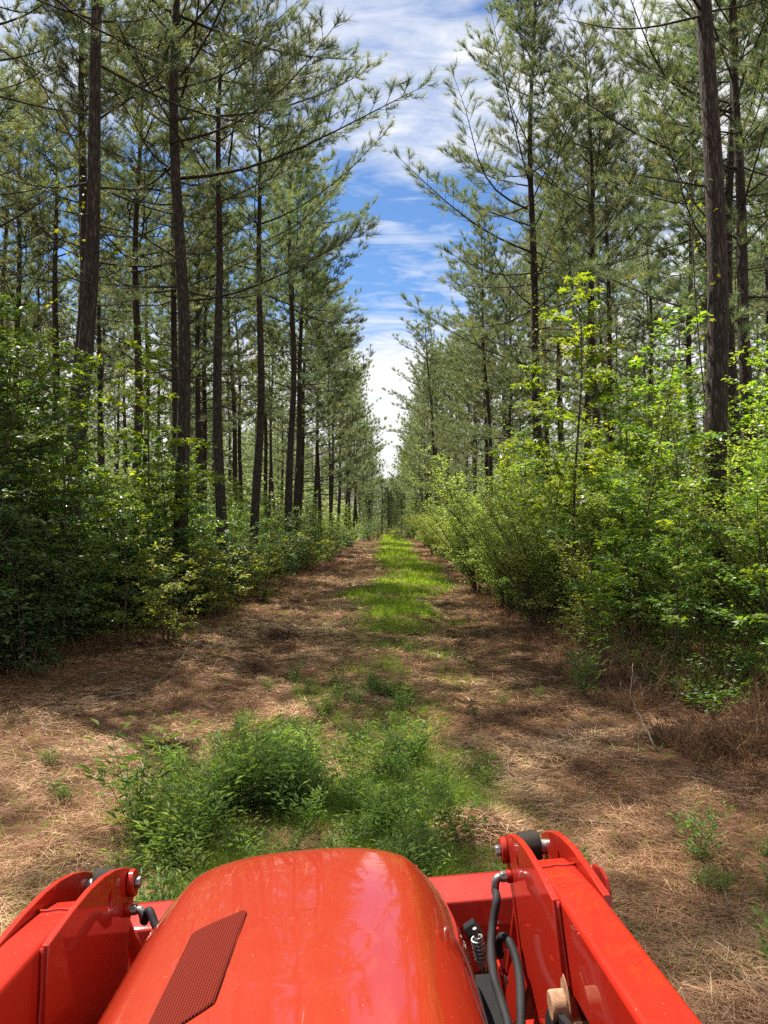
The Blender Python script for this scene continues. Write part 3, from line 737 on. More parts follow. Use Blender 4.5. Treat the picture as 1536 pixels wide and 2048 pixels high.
# left thicket
def thicket(sgn, n, y0, y1, depth, seed):
    q = random.Random(seed); made = 0; tries = 0
    nm = 'left' if sgn < 0 else 'right'
    while made < n and tries < n * 30:
        tries += 1
        y = 1 / (1 / y0 + q.random() * (1 / y1 - 1 / y0)); off = .35 + depth * q.random() ** 1.3
        x = (edge_l(y) - off) if sgn < 0 else (edge_r(y) + off); x = float(x)
        if abs(x) > .52 * y + 1.0: continue
        if sgn > 0 and y < 11.5 and off < .9: continue
        if sgn > 0 and y < 12 and abs(x / y - .435) < .055: continue
        if not okp(x, y, .45 + .009 * y): continue
        r = q.random(); far = y > 32
        tall = min(1, .62 + .13 * off)
        if off < 1.0:
            if sgn < 0:
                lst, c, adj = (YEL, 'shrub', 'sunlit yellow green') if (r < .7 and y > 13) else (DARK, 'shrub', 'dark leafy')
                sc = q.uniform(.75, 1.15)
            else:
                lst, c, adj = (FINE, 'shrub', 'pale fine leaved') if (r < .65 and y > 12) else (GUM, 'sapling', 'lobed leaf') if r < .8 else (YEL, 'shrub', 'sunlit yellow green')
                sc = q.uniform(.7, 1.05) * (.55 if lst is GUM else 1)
        else:
            if r < .36: lst, c, adj = GUM, 'sapling', 'lobed leaf'
            elif r < .68: lst, c, adj = OAK, 'sapling', 'oval leaved'
            elif r < .85: lst, c, adj = DARK, 'shrub', 'dark leafy'
            else: lst, c, adj = (FINE, 'shrub', 'pale fine leaved') if sgn > 0 else (YEL, 'shrub', 'sunlit yellow green')
            sc = q.uniform(.65, 1.0) * tall * (1.25 if c == 'shrub' else (1.0 if sgn > 0 else .85))
        place = 'distant stretch of the' if far else 'thicket along the'
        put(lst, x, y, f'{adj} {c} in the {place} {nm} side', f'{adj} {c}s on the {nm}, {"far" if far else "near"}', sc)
        made += 1
thicket(-1, 180, 7.5, 100, 5.5, 3)
thicket(1, 180, 6.5, 100, 5.5, 4)
# deeper understorey in the wood
q = random.Random(9)
for k in range(70):
    y = q.uniform(16, 60); sgn = -1 if k % 2 else 1; x = sgn * q.uniform(9, max(10, .5 * y))
    nm = 'left' if sgn < 0 else 'right'
    put(OAK if q.random() < .5 else GUM, x, y, f'understorey sapling deep among the {nm} trunks', f'understorey saplings in the {nm} wood', q.uniform(.6, 1.0))

for k in range(26):
    y = q.uniform(74, 105); x = q.uniform(-3.2, 3.0)
    put(DARK if q.random() < .6 else YEL, x, y, 'small shrub closing the far end of the track', 'shrubs closing the far end of the track', q.uniform(.55, 1.0))

# weeds in the middle of the track
def make_weed(seed, H, n_st, leaf, lw):
    q = np.random.default_rng(seed); gs, gl = Geo(), Geo(); LP, LD = [], []
    for s in range(n_st):
        a = q.random() * 6.28; tl = .2 + .5 * q.random(); Hs = H * (.6 + .5 * q.random()); t = np.linspace(0, 1, 5)
        pts = np.stack([t ** 1.3 * math.cos(a) * Hs * tl, t ** 1.3 * math.sin(a) * Hs * tl, t * Hs - .03], -1)
        tube(gs, pts, .003 * (1 - .6 * t), 4, cap=False)
        for k in range(int(Hs / .012)):
            u = .15 + .85 * q.random(); j = u * 4; j0 = min(int(j), 3); p = pts[j0] + (pts[j0 + 1] - pts[j0]) * (j - j0)
            b = q.random() * 6.28; d = np.array([math.cos(b), math.sin(b), .25 + .4 * q.random()])
            e = norm(d) * .10 * q.random() * Hs / .4
            LP.append(p + e); LD.append(d)
    LP = np.array(LP); LD = np.array(LD); n = len(LP)
    sz = leaf * (.6 + .7 * q.random(n))
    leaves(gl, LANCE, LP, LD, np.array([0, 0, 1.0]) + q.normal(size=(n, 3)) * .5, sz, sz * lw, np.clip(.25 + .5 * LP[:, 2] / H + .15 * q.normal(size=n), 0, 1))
    return [('stem', gs.mesh('stem', M['weed'], True)), ('foliage', gl.mesh('foliage', M['weed']))]
WEED = [Kind('weed', 'weed', make_weed(500 + k, [.42, .34, .5, .26][k], [9, 8, 7, 9][k], [.058, .042, .066, .038][k], [.28, .42, .24, .45][k])) for k in range(4)]
q = random.Random(21); made = 0
put(WEED, -1.75, 5.3, 'pale bushy weed with narrow leaves, at the left end of the weed patch', None, 1.45, 2)
put(WEED, .15, 6.5, 'dark broad leaved weed in the middle of the weed patch', None, 1.1, 0)
put(WEED, .28, 5.0, 'upright weed with whorled leaves just beyond the tractor hood', None, .95, 2)
put(WEED, .35, 12.2, 'small lone green weed in the middle of the straw', None, .85, 1)
put(WEED, -1.25, 10.3, 'small bright seedling clump on the left wheel track', None, .8, 1)
put(WEED, 2.35, 9.2, 'upright bright green weed at the foot of the dry stalks', None, 1.3, 2)
put(WEED, -2.85, 6.55, 'spindly pale weed alone on the left straw', None, .8, 3)
put(WEED, -2.4, 5.7, 'ragged weed at the left margin of the weed patch', None, .8, 1)
while made < 240:
    y = q.uniform(3.7, 10.0); x = q.uniform(-2.6, 1.6)
    m = float(grass_mask(np.array(x), np.array(y)))
    if x < -.385 * y: continue
    if q.random() < (m * 1.1 - .10) * (1.2 if x < .25 else .4):
        put(WEED, x, y, 'green weed among many in the patch beyond the hood', 'weeds in the patch beyond the hood', q.uniform(.35, 1.0) * (.6 + .8 * float(vnoise(np.array(x * 1.1 + 3), np.array(y * 1.1)))) * (1 if y < 7.6 else .6)); made += 1
for k in range(22):
    y = q.uniform(8, 26); x = q.uniform(-2.6, 1.9)
    put(WEED, x, y, 'small green weed dotted over the straw track', 'small weeds dotted over the track', q.uniform(.25, .5))

for k in range(14):
    put(WEED, q.uniform(1.7, 2.7), q.uniform(3.3, 5.0), 'sparse weed in the shade beside the right loader arm', 'weeds beside the right loader arm', q.uniform(.4, .8))
for k in range(16):
    put(WEED, q.uniform(-1.75, -.6), q.uniform(4.6, 5.9), 'pale narrow leaved weed crowding the left end of the weed patch', 'weeds crowding the left end of the patch', q.uniform(.6, 1.15), 2 if k % 3 else 0)
put(WEED, -1.35, 5.0, 'tall bushy pale weed at the left behind the hood', None, 1.25, 2)
put(WEED, -1.0, 5.6, 'bushy weed in the middle left of the weed patch', None, 1.3, 2)

# dry stalks under the right thicket, and a thinner fringe on the left
def build_dry():
    g = Geo()
    for sgn, n, y0, y1 in ((1, 11000, 5.2, 24), (-1, 3500, 7.5, 26)):
        y = 1 / (1 / y0 + rng.random(n) * (1 / y1 - 1 / y0)); off = -.3 + 2.2 * rng.random(n) ** 1.4
        x = np.where(sgn > 0, edge_r(y) + off, edge_l(y) - off)
        cl = vnoise(x * 2.2, y * 2.2)
        k = rng.random(n) < np.clip(2 * cl - .4, .05, 1); x, y, cl, off = x[k], y[k], cl[k], off[k]; m = len(x)
        D = rand_dirs(m, .55, 1.0); h = (.25 + .6 * rng.random(m)) * (.5 + .6 * cl) * np.clip(.55 + .6 * off, .3, 1.1)
        P = np.stack([x, y, gh(x, y) - .02], -1); t = np.clip(.4 + .4 * (cl - .5) + .3 * (rng.random(m) - .5), 0, 1)
        leaves(g, NEEDLE, P, D, rand_dirs(m, -.3, .3), h, .009, t)
        for r in range(3):
            D2 = norm(D + rng.normal(size=(m, 3)) * .5); s = .3 + .6 * rng.random((m, 1))
            leaves(g, NEEDLE, P + norm(D) * h[:, None] * s, D2, rng.normal(size=(m, 3)), h * .35, .008, t)
    tag(obj('dry_undergrowth', g.mesh('dry_undergrowth', M['dry'])), 'brown dry stalks and dead ferns under the thickets', 'dry undergrowth', kind='stuff')
build_dry()

# ground cover deep in the wood: low leafy mass
def build_cover():
    g = Geo(); n = 170000
    y = 1 / (1 / 8 + rng.random(n) * (1 / 140 - 1 / 8)); sgn = np.where(rng.random(n) < .5, -1, 1)
    off = .5 + (14 + .45 * y) * rng.random(n) ** 1.2
    x = np.where(sgn > 0, edge_r(y) + off, edge_l(y) - off)
    k = np.abs(x) < .55 * y + 2; x, y, off = x[k], y[k], off[k]; m = len(x)
    hmax = np.clip(off * .5, .15, 2.2) * (.35 + .9 * vnoise(x * .8, y * .8))
    z = gh(x, y) + hmax * rng.random(m) ** .8
    s = .07 * np.clip(y / 14, .9, 6)
    leaves(g, OVAL, np.stack([x, y, z], -1), rand_dirs(m, -.2, .5), np.array([0, 0, 1.0]) + rng.normal(size=(m, 3)) * .5, s, s * .6, np.clip(.35 + .5 * (vnoise(x * .6 + 3, y * .6) - .4) + .15 * rng.normal(size=m), 0, .95))
    tag(obj('undergrowth', g.mesh('undergrowth', M['leaf_oak'])), 'low green leafy undergrowth covering the forest floor', 'undergrowth', kind='stuff')
build_cover()

# vines on trunks
def vine(x, y, lean, z0, z1, n, label, r=.2, spread=.35, seed=1):
    q = np.random.default_rng(seed); gl, gs = Geo(), Geo()
    z = z0 + (z1 - z0) * np.sort(q.random(n)); a = q.random(n) * 6.28
    rr = r + spread * q.random(n) ** 2.2 * (.4 + vnoise(z * 1.3 + seed, z * 0))
    cx_ = np.tan(R(lean)) * z
    P = np.stack([cx_ + rr * np.cos(a), rr * np.sin(a), z], -1)
    D = np.stack([np.cos(a), np.sin(a), -.6 + .5 * q.normal(size=n)], -1)
    s = .10 * (.6 + .7 * q.random(n))
    leaves(gl, STAR, P, D, np.stack([np.cos(a) * .5, np.sin(a) * .5, .8 + 0 * a], -1) + q.normal(size=(n, 3)) * .3, s, s * .9, np.clip(.5 + .25 * q.normal(size=n), 0, 1))
    zz = np.linspace(0, z1, 24); aa = zz * .5 + seed
    tube(gs, np.stack([np.tan(R(lean)) * zz + r * .8 * np.cos(aa), r * .8 * np.sin(aa), zz], -1), .012, 5)
    o = thing('climbing_vine', label, 'vine', (x, y, float(gh(x, y))))
    obj('stem', gs.mesh('stem', M['twig'], True), o); obj('foliage', gl.mesh('foliage', M['leaf_vine']), o)
vine(5.21, 25.40, -.8, 3.88, 10.86, 420, 'yellow green vine climbing the dark edge pine on the right', .17, .5, 2)
vine(-4.38, 25.40, 0, 5.15, 10.23, 260, 'vine patch climbing the third pine of the left edge', .17, .3, 3)
vine(-12.32, 27.94, .5, 3.24, 17.21, 900, 'thick yellow vine hanging on the pine left of the near trunk', .2, 1.0, 4)
vine(-6.10, 14.61, 2.3, 6.04, 9.09, 160, 'sparse vine shoots on the thick near left trunk', .18, .7, 5)
vine(5.23, 12.19, -2.2, 4.51, 7.69, 60, 'few dry vine leaves on the thick near right trunk', .17, .2, 6)
vine(9.27, 20.32, -1, 5.15, 11.50, 320, 'yellowing vine on the trunk behind the thick right pine', .17, .5, 7)
vine(9.14, 30.48, -1.2, 5.78, 10.86, 160, 'vine on the thin pine beside the leaning slender pine', .15, .35, 8)

# debris on the track
def stick(pts, r, label):
    g = Geo(); P = np.array(pts, float); P[:, 2] += gh(P[:, 0], P[:, 1])
    # resample with a little wobble
    t = np.linspace(0, len(P) - 1, 14); i = np.minimum(t.astype(int), len(P) - 2); Q = P[i] + (P[i + 1] - P[i]) * (t - i)[:, None]
    Q += rng.normal(size=Q.shape) * r * .8; c = Q[0].copy()
    tube(g, Q - c, r * np.linspace(1, .4, 14), 6)
    o = tag(obj('fallen_stick', g.mesh('fallen_stick', M['stick'], True)), label, 'stick'); o.location = c
stick([(-3.35, 9.3, .03), (-2.9, 10.0, .05), (-2.75, 10.9, .35)], .011, 'pale dead stick poking up from the straw by the left thicket')
stick([(-3.6, 8.9, .03), (-2.6, 9.5, .05)], .009, 'pale stick lying flat beside the poking stick')
stick([(-.9, 7.55, .03), (-.1, 8.0, .04)], .008, 'thin stick lying in the sun left of the weeds')
stick([(2.45, 7.0, .02), (2.35, 7.5, .35), (2.55, 8.0, .6)], .009, 'arched bare stem in front of the dry stalks')
stick([(1.2, 5.6, .02), (2.3, 5.2, .03)], .008, 'long thin twig across the right straw')
stick([(.55, 6.6, .02), (.85, 5.7, .04)], .007, 'short pale twig on the straw right of the weeds')
stick([(.75, 5.2, .03), (1.0, 5.55, .02)], .014, 'grey broken twig beyond the right loader arm')

q2 = random.Random(5)
TWIG = None
for k in range(34):
    y = 4.2 + 9 * q2.random() ** 1.6; x = q2.uniform(max(-4.5, -.45 * y), min(2.9, .45 * y))
    if abs(x + .3) < 1.2 and y < 7.5: continue
    if TWIG is None or k % 9 == 0:
        g = Geo(); t = np.linspace(0, 1, 9); P = np.stack([.35 * t - .17, .03 * np.sin(t * 5 + k) + .02 * t, .02 + .03 * t * (k % 3)], -1)
        tube(g, P, .0055 * (1 - .6 * t), 5); tube(g, np.stack([P[4], P[4] + [.08, .06, .02], P[4] + [.13, .12, .05]]), [.0035, .003, .002], 4)
        TWIG = g.mesh('twig', M['stick'], True)
    o = tag(obj('twig', TWIG), 'small grey twig lying on the straw of the track', 'twig', 'small twigs scattered on the straw')
    o.location = (x, y, float(gh(x, y)) + .015); o.rotation_euler = (0, q2.uniform(-.1, .1), q2.uniform(0, 6.28)); o.scale = (q2.uniform(.5, 1.3),) * 3

def heap(x, y, rx, ry, h, n, label, tone):
    g = Geo(); a = rng.random(n) * 6.28; r = np.sqrt(rng.random(n)); px_ = r * np.cos(a) * rx; py_ = r * np.sin(a) * ry
    z = h * (1 - r ** 2) * rng.random(n) ** .35
    D = rand_dirs(n, -.3, .45); t = np.clip(tone + .2 * rng.normal(size=n), 0, 1)
    leaves(g, NEEDLE, np.stack([px_, py_, z], -1), D, rng.normal(size=(n, 3)), .08 + .13 * rng.random(n), .005 * max(1, y / 7), t)
    # core of packed litter
    k = 12; rings = 6; V = []; F = []
    for i in range(rings):
        f = i / (rings - 1)
        for j in range(k):
            b = j / k * 6.283; s = (1 - f * .96) * (.8 + .12 * math.sin(3 * b + x)); V.append((rx * s * math.cos(b), ry * s * math.sin(b), -.03 + (h * .8 + .03) * (1 - (1 - f) ** 2)))
    for i in range(rings - 1):
        for j in range(k): F.append((i * k + j, i * k + (j + 1) % k, (i + 1) * k + (j + 1) % k, (i + 1) * k + j))
    g.add(V, None, F, max(0, tone - .35))
    o = tag(obj('litter_heap', g.mesh('litter_heap', M['straw'])), label, 'litter heap'); o.location = (x, y, float(gh(x, y)))
heap(.62, 5.15, .30, .24, .17, 2600, 'mound of cut dry grass beyond the right loader arm', .62)
heap(-2.15, 17.6, .38, .3, .14, 700, 'dark clod of litter highest up the left wheel track', .05)
heap(-2.0, 13.8, .45, .3, .13, 900, 'dark clod midway along the left wheel track', .1)
heap(-2.1, 10.9, .42, .3, .12, 1100, 'dark clump of litter nearest the poking stick', .12)
heap(-2.0, 7.2, .30, .2, .10, 1100, 'ragged dark heap of mulch at the left side of the weeds', .15)
heap(-1.0, 8.3, .35, .22, .08, 1100, 'flat heap of pale cut stems in the sun', .6)
heap(1.3, 13.3, .28, .22, .09, 600, 'small dark clod on the right wheel track', .1)
heap(1.75, 8.5, .3, .2, .07, 700, 'low dark tuft of mulch near the right stalks', .2)

def dead_leaf(x, y, label, tone, s=.16):
    g = Geo(); n = 9
    leaves(g, LANCE, np.stack([rng.normal(size=n) * .03, rng.normal(size=n) * .03, .05 + .06 * rng.random(n)], -1), rand_dirs(n, -.1, .8), rand_dirs(n, .1, 1), s, s * .3, np.clip(tone + .1 * rng.normal(size=n), 0, 1))
    o = tag(obj('dead_frond', g.mesh('dead_frond', M['dry'])), label, 'dead leaf'); o.location = (x, y, float(gh(x, y)))
dead_leaf(-1.9, 11.7, 'pale dry frond standing on the left wheel track', 1.0)
dead_leaf(.9, 8.5, 'reddish dead leaf on the right wheel track', .45)

# ------------------------------------------------------------------ tractor
TR = thing('tractor', 'orange compact tractor with raised front loader, seen over its hood', 'tractor', (.005, 0, 0), (0, R(-4.1), R(2.3)))
TM = Matrix.Translation((.005, 0, 0)) @ Matrix.Rotation(R(2.3), 4, 'Z') @ Matrix.Rotation(R(-4.1), 4, 'Y')
TI = TM.inverted()
def at(px_, py_, d):
    """picture position at distance d, in the tractor's own coordinates"""
    v = TI @ Vector(((px_ - 775) / 1539 * d, d, 2.1 - (py_ - 1040) / 1539 * d)); return (v.x, v.y, v.z)

def part(name, g, mat, parent=None, smooth=True, bevel=0, label=None):
    o = obj(name, g.mesh(name, mat, smooth), parent or TR)
    if bevel:
        b = o.modifiers.new('bevel', 'BEVEL'); b.width = bevel; b.segments = 2; b.limit_method = 'ANGLE'; b.angle_limit = R(35); b.harden_normals = False
    if label: o['label'] = label
    return o

def prism(name, prof, x0, x1, mat, parent=None, bevel=.004, holes=None, label=None):
    """extrude a (y, z) outline from x0 to x1"""
    bm = bmesh.new()
    a = [bm.verts.new((x0, y, z)) for y, z in prof]; b = [bm.verts.new((x1, y, z)) for y, z in prof]; n = len(prof)
    bm.faces.new(a[::-1]); bm.faces.new(b)
    for i in range(n): bm.faces.new((a[i], a[(i + 1) % n], b[(i + 1) % n], b[i]))
    bmesh.ops.recalc_face_normals(bm, faces=bm.faces)
    me = bpy.data.meshes.new(name); bm.to_mesh(me); bm.free(); me.materials.append(mat)
    for p in me.polygons: p.use_smooth = True
    o = obj(name, me, parent or TR)
    if bevel:
        m = o.modifiers.new('bevel', 'BEVEL'); m.width = bevel; m.segments = 3; m.limit_method = 'ANGLE'; m.angle_limit = R(28)
    me.set_sharp_from_angle(angle=R(30))
    if label: o['label'] = label
    return o

def spline(pts, n=24):
    P = np.array(pts, float); P = np.vstack([2 * P[0] - P[1], P, 2 * P[-1] - P[-2]]); out = []
    for s in np.linspace(0, len(P) - 3 - 1e-6, n):
        i = int(s); t = s - i; a, b, c, d = P[i:i + 4]
        out.append(.5 * ((2 * b) + (c - a) * t + (2 * a - 5 * b + 4 * c - d) * t * t + (-a + 3 * b - 3 * c + d) * t ** 3))
    return np.array(out)

def cyl(name, p0, p1, r, mat, parent=None, sides=24, bevel=.002, label=None):
    g = Geo(); tube(g, [p0, p1], [r, r], sides)
    o = part(name, g, mat, parent, True, bevel, label); o.data.set_sharp_from_angle(angle=R(40)); return o

# hood -----------------------------------------------------------------
HX = -.030
CY = np.array([.35, .7, 1.05, 1.4, 1.6, 1.70, 1.77, 1.82, 1.853, 1.872, 1.885, 1.892])
CZ = np.array([1.462, 1.438, 1.412, 1.389, 1.373, 1.362, 1.350, 1.330, 1.297, 1.245, 1.16, .80])
WS = np.array([1.09, 1.09, 1.09, 1.09, 1.095, 1.09, 1.08, 1.055, 1.02, .99, .96, .93])
SX = np.array([0, .06, .12, .17, .200, .216, .232, .255, .282, .303, .315, .321, .322, .320])
SZ = np.array([0, -.001, -.004, -.009, -.015, -.021, -.033, -.056, -.095, -.145, -.20, -.28, -.38, -.47])
def resamp(x, y, n, dens=None):
    """smooth monotone-ish resampling by Catmull-Rom in arc length"""
    return spline(np.stack([x, y, 0 * x], -1), n)[:, :2]
def hood_z(x, y):
    w_ = np.interp(y, CY, WS); return np.interp(y, CY, CZ) + np.interp(abs(x - HX) / w_, SX, SZ)
def build_hood():
    c = spline(np.stack([CY, CZ, WS], -1), 150); s = resamp(SX, SZ, 70)
    full = np.vstack([np.stack([-s[::-1, 0], s[::-1, 1]], -1)[:-1], s]); m = len(full); n = len(c)
    xx = full[None, :, 0] * c[:, 2][:, None]
    # the nose is rounded in plan: the flanks end sooner than the middle
    nose = np.clip((c[:, 0] - 1.45) / .44, 0, 1)[:, None] ** 1.5
    yy = c[:, 0][:, None] - nose * .16 * (np.abs(xx) / .32) ** 3.2
    drop = np.clip(full[None, :, 1] * np.where(c[:, 1] > 1.1, 1.0, np.clip((c[:, 1] - .6) / .5, .2, 1))[:, None], -.47, 0)
    zz = c[:, 1][:, None] + drop
    # faint oval ridge shaped to imitate a curved reflection on the plain panel
    ex = (xx - .035) / .125; ey = (yy - 1.29) / .115
    rr = np.sqrt(ex ** 2 + ey ** 2); zz = zz + .0016 * np.exp(-((rr - 1) / .07) ** 2) + .0010 * (rr < 1) * (1 - rr)
    V = np.stack([xx + HX, yy, zz], -1).reshape(-1, 3)
    i = np.arange(n - 1)[:, None] * m; j = np.arange(m - 1)[None, :]
    F = np.stack([i + j, i + j + 1, i + m + j + 1, i + m + j], -1).reshape(-1, 4)
    g = Geo(); g.add(V, None, F)
    h = part('hood', g, M['hood'], TR, True)
    so_ = h.modifiers.new('thickness', 'SOLIDIFY'); so_.thickness = .006; so_.offset = -1
    return h
hood = build_hood()
def build_vent():
    # slanted panel lying 2 mm proud of the hood
    out = [(-.117, 1.448), (-.108, 1.437), (-.112, 1.142), (-.122, 1.128), (-.180, 1.062), (-.196, 1.060), (-.200, 1.07), (-.197, 1.378), (-.188, 1.392)]
    n = 40; bm = bmesh.new()
    ys = np.linspace(1.062, 1.446, n)
    def xr(y): return np.interp(y, [1.06, 1.062, 1.128, 1.142, 1.437, 1.448], [-.196, -.180, -.122, -.112, -.108, -.117])
    def xl(y): return np.interp(y, [1.06, 1.07, 1.378, 1.392, 1.448], [-.196, -.200, -.197, -.188, -.117])
    rows = []
    for y in ys:
        row = []
        for u in np.linspace(0, 1, 12):
            x = xl(y) + (xr(y) - xl(y)) * u; row.append(bm.verts.new((x, y, hood_z(x, y) + .0035)))
        rows.append(row)
    for a, b in zip(rows[:-1], rows[1:]):
        for i in range(11): bm.faces.new((a[i], a[i + 1], b[i + 1], b[i]))
    me = bpy.data.meshes.new('vent_screen'); bm.to_mesh(me); bm.free(); me.materials.append(M['screen'])
    for p in me.polygons: p.use_smooth = True
    o = obj('vent_screen', me, hood)
    s = o.modifiers.new('thickness', 'SOLIDIFY'); s.thickness = .006; s.offset = -1
build_vent()

# engine and chassis under the hood, front axle and wheels
prism('engine', [(.4, .55), (1.72, .55), (1.72, 1.08), (.4, 1.18)], -.25, .25, M['black'])
prism('side_bracket', [(1.15, .6), (1.78, .6), (1.78, 1.02), (1.66, 1.10), (1.15, 1.06)], .28, .37, M['black'])
prism('side_bracket', [(1.15, .6), (1.78, .6), (1.78, 1.02), (1.66, 1.10), (1.15, 1.06)], -.37, -.28, M['black'])
prism('chassis', [(.2, .42), (1.95, .42), (1.95, .56), (.2, .56)], -.17, .17, M['black'])
cyl('front_axle', (-.52, 1.55, .36), (.52, 1.55, .36), .05, M['black'])
def wheel(x):
    g = Geo(); prof = [(.20, -.09), (.30, -.105), (.345, -.10), (.36, -.06), (.362, 0), (.36, .06), (.345, .10), (.30, .105), (.20, .09)]
    k = 48; V = []
    for j in range(k):
        a = j / k * 6.283
        for r, xx in prof:
            rr = r + (.014 if (j % 4 < 2 and r > .34) else 0); V.append((x + xx, 1.55 + rr * math.cos(a), .36 + rr * math.sin(a)))
    m = len(prof); F = [(j * m + i, j * m + i + 1, ((j + 1) % k) * m + i + 1, ((j + 1) % k) * m + i) for j in range(k) for i in range(m - 1)]
    g.add(V, None, F); w_ = part('wheel', g, M['rubber'])
    cyl('rim', (x - .08, 1.55, .36), (x + .08, 1.55, .36), .205, M['arm'], w_, 32)
wheel(-.56); wheel(.56)

# loader ---------------------------------------------------------------
ARM = [(.25, 1.497), (.98, 1.427), (1.41, 1.387), (1.56, 1.364), (1.64, 1.344), (1.652, 1.23), (1.80, 1.10), (2.04, .88), (2.33, .50), (2.36, .42), (2.28, .37), (2.20, .43), (1.92, .83), (1.70, 1.06), (1.56, 1.17), (1.31, 1.243), (.98, 1.283), (.25, 1.35)]
PLATE = [(1.38, 1.389), (1.5, 1.3885), (1.6, 1.383), (1.68, 1.371), (1.75, 1.353), (1.81, 1.331), (1.853, 1.310), (1.878, 1.290), (1.886, 1.268), (1.876, 1.246), (1.845, 1.222), (1.81, 1.18), (1.788, 1.12), (1.768, 1.066), (1.69, 1.04), (1.60, 1.012), (1.50, .985), (1.40, .985), (1.35, 1.06), (1.338, 1.25)]
def slotted_plate(name, prof, hole, x0, x1, mat, parent):
    """plate of an outline with one oval slot cut through it"""
    k = 20; y0, z0 = hole
    ring = [(y0 + .0115 * math.cos(j / k * 6.283) + .005 * math.sin(j / k * 6.283), z0 + .019 * math.sin(j / k * 6.283)) for j in range(k)]
    bm = bmesh.new(); loops = []
    for x in (x0, x1):
        es = []; both = []
        for pts in (prof, ring):
            v = [bm.verts.new((x, y, z)) for y, z in pts]; both.append(v)
            es += [bm.edges.new((v[i], v[(i + 1) % len(v)])) for i in range(len(v))]
        bmesh.ops.triangle_fill(bm, use_beauty=True, edges=es); loops.append(both)
    for A, B in zip(loops[0], loops[1]):
        for i in range(len(A)): bm.faces.new((A[i], A[(i + 1) % len(A)], B[(i + 1) % len(A)], B[i]))
    bmesh.ops.recalc_face_normals(bm, faces=bm.faces)
    me = bpy.data.meshes.new(name); bm.to_mesh(me); bm.free(); me.materials.append(mat)
    for p in me.polygons: p.use_smooth = True
    o = obj(name, me, parent)
    m = o.modifiers.new('bevel', 'BEVEL'); m.width = .002; m.segments = 2; m.limit_method = 'ANGLE'; m.angle_limit = R(40)
    me.set_sharp_from_angle(angle=R(30)); return o

for s in (-1, 1):
    lab = 'brightly lit right loader arm' if s > 0 else 'left loader arm with its inner face in shade'
    arm = prism('loader_arm', ARM, s * .461, s * .540, M['arm'], None, .009, label=lab)
    for x0, x1 in ((.447, .4607), (.5403, .554)):
        slotted_plate('pivot_plate', PLATE, (1.700, 1.308), s * x0, s * x1, M['arm'], arm)
    # bucket cylinder eye and bushing between the plates
    cyl('roller', (s * .476, 1.836, 1.283), (s * .525, 1.836, 1.283), .038, M['grease'], arm, 32, .004)
    cyl('cross_pin', (s * .432, 1.836, 1.283), (s * .566, 1.836, 1.283), .017, M['steel'], arm, 20)
    cyl('pin_boss', (s * .432, 1.836, 1.283), (s * .4465, 1.836, 1.283), .030, M['arm'], arm, 28, .003)
    cyl('pin_head', (s * .420, 1.836, 1.283), (s * .4315, 1.836, 1.283), .013, M['steel'], arm, 6, .001)
    # weld between box and plates on the top
    g = Geo(); P = spline([(s * .4605, 1.56, 1.3655), (s * .48, 1.555, 1.3655), (s * .50, 1.562, 1.3645), (s * .52, 1.556, 1.3655), (s * .54, 1.56, 1.3655)], 20); tube(g, P, .0035, 6); part('weld_bead', g, M['arm'], arm)
    g = Geo(); P = spline([(s * .458, 1.379, 1.386), (s * .457, 1.358, 1.31), (s * .458, 1.337, 1.25)], 16); tube(g, P, .004, 6); part('weld_bead', g, M['arm'], arm)
    # bucket cylinder running down from the knee
    cyl('bucket_cylinder', (s * .50, 1.86, 1.21), (s * .50, 2.16, .80), .028, M['arm'], arm, 24)
    cyl('cylinder_rod', (s * .50, 2.16, .80), (s * .50, 2.36, .62), .015, M['steel'], arm, 16)
    # hydraulic elbow on the inside of the knee
    f0 = Vector((s * .447, 1.795, 1.240)); el = cyl('hose_elbow', f0, f0 + Vector((-s * .012, 0, 0)), .015, M['arm'], arm, 20, .002)
    cyl('elbow_nut', f0 + Vector((-s * .012, 0, 0)), f0 + Vector((-s * .026, 0, 0)), .0125, M['steel'], el, 6, .001)
    g = Geo(); tube(g, spline([f0 + Vector((-s * .026, 0, 0)), f0 + Vector((-s * .035, -.002, -.003)), f0 + Vector((-s * .040, -.004, -.012)), f0 + Vector((-s * .042, -.006, -.028))], 10), .0095, 14); part('elbow_bend', g, M['steel'], el)
    # lift cylinder under the arm and the upright it pushes against
    cyl('lift_cylinder', (s * .50, .75, .70), (s * .50, 1.30, 1.12), .035, M['arm'], arm, 24)
    # worn boss and its black bracket below the arm
    cyl('worn_boss', (s * .418, 1.325, 1.235), (s * .4465, 1.325, 1.235), .025, M['primer'], arm, 28, .004)
    prism('bracket', [(1.0, 1.305), (1.20, 1.272), (1.30, 1.236), (1.345, 1.226), (1.40, 1.18), (1.44, 1.10), (1.2, 1.0), (1.0, 1.1)], s * .425, s * .437, M['black'], arm, .002)
    if s > 0:
        chip = [(1.325 + (.031 + .004 * math.sin(j * 2.7)) * math.cos(j / 14 * 6.283), 1.250 + (.031 + .004 * math.cos(j * 1.9)) * math.sin(j / 14 * 6.283)) for j in range(14)]
        prism('bare_patch', chip, .4458, .4469, M['primer'], arm, 0)
    prism('loader_post', [(1.0, .5), (1.22, .5), (1.16, 1.0), (1.06, 1.0)], s * .38, s * .42, M['arm'], TR, .004)

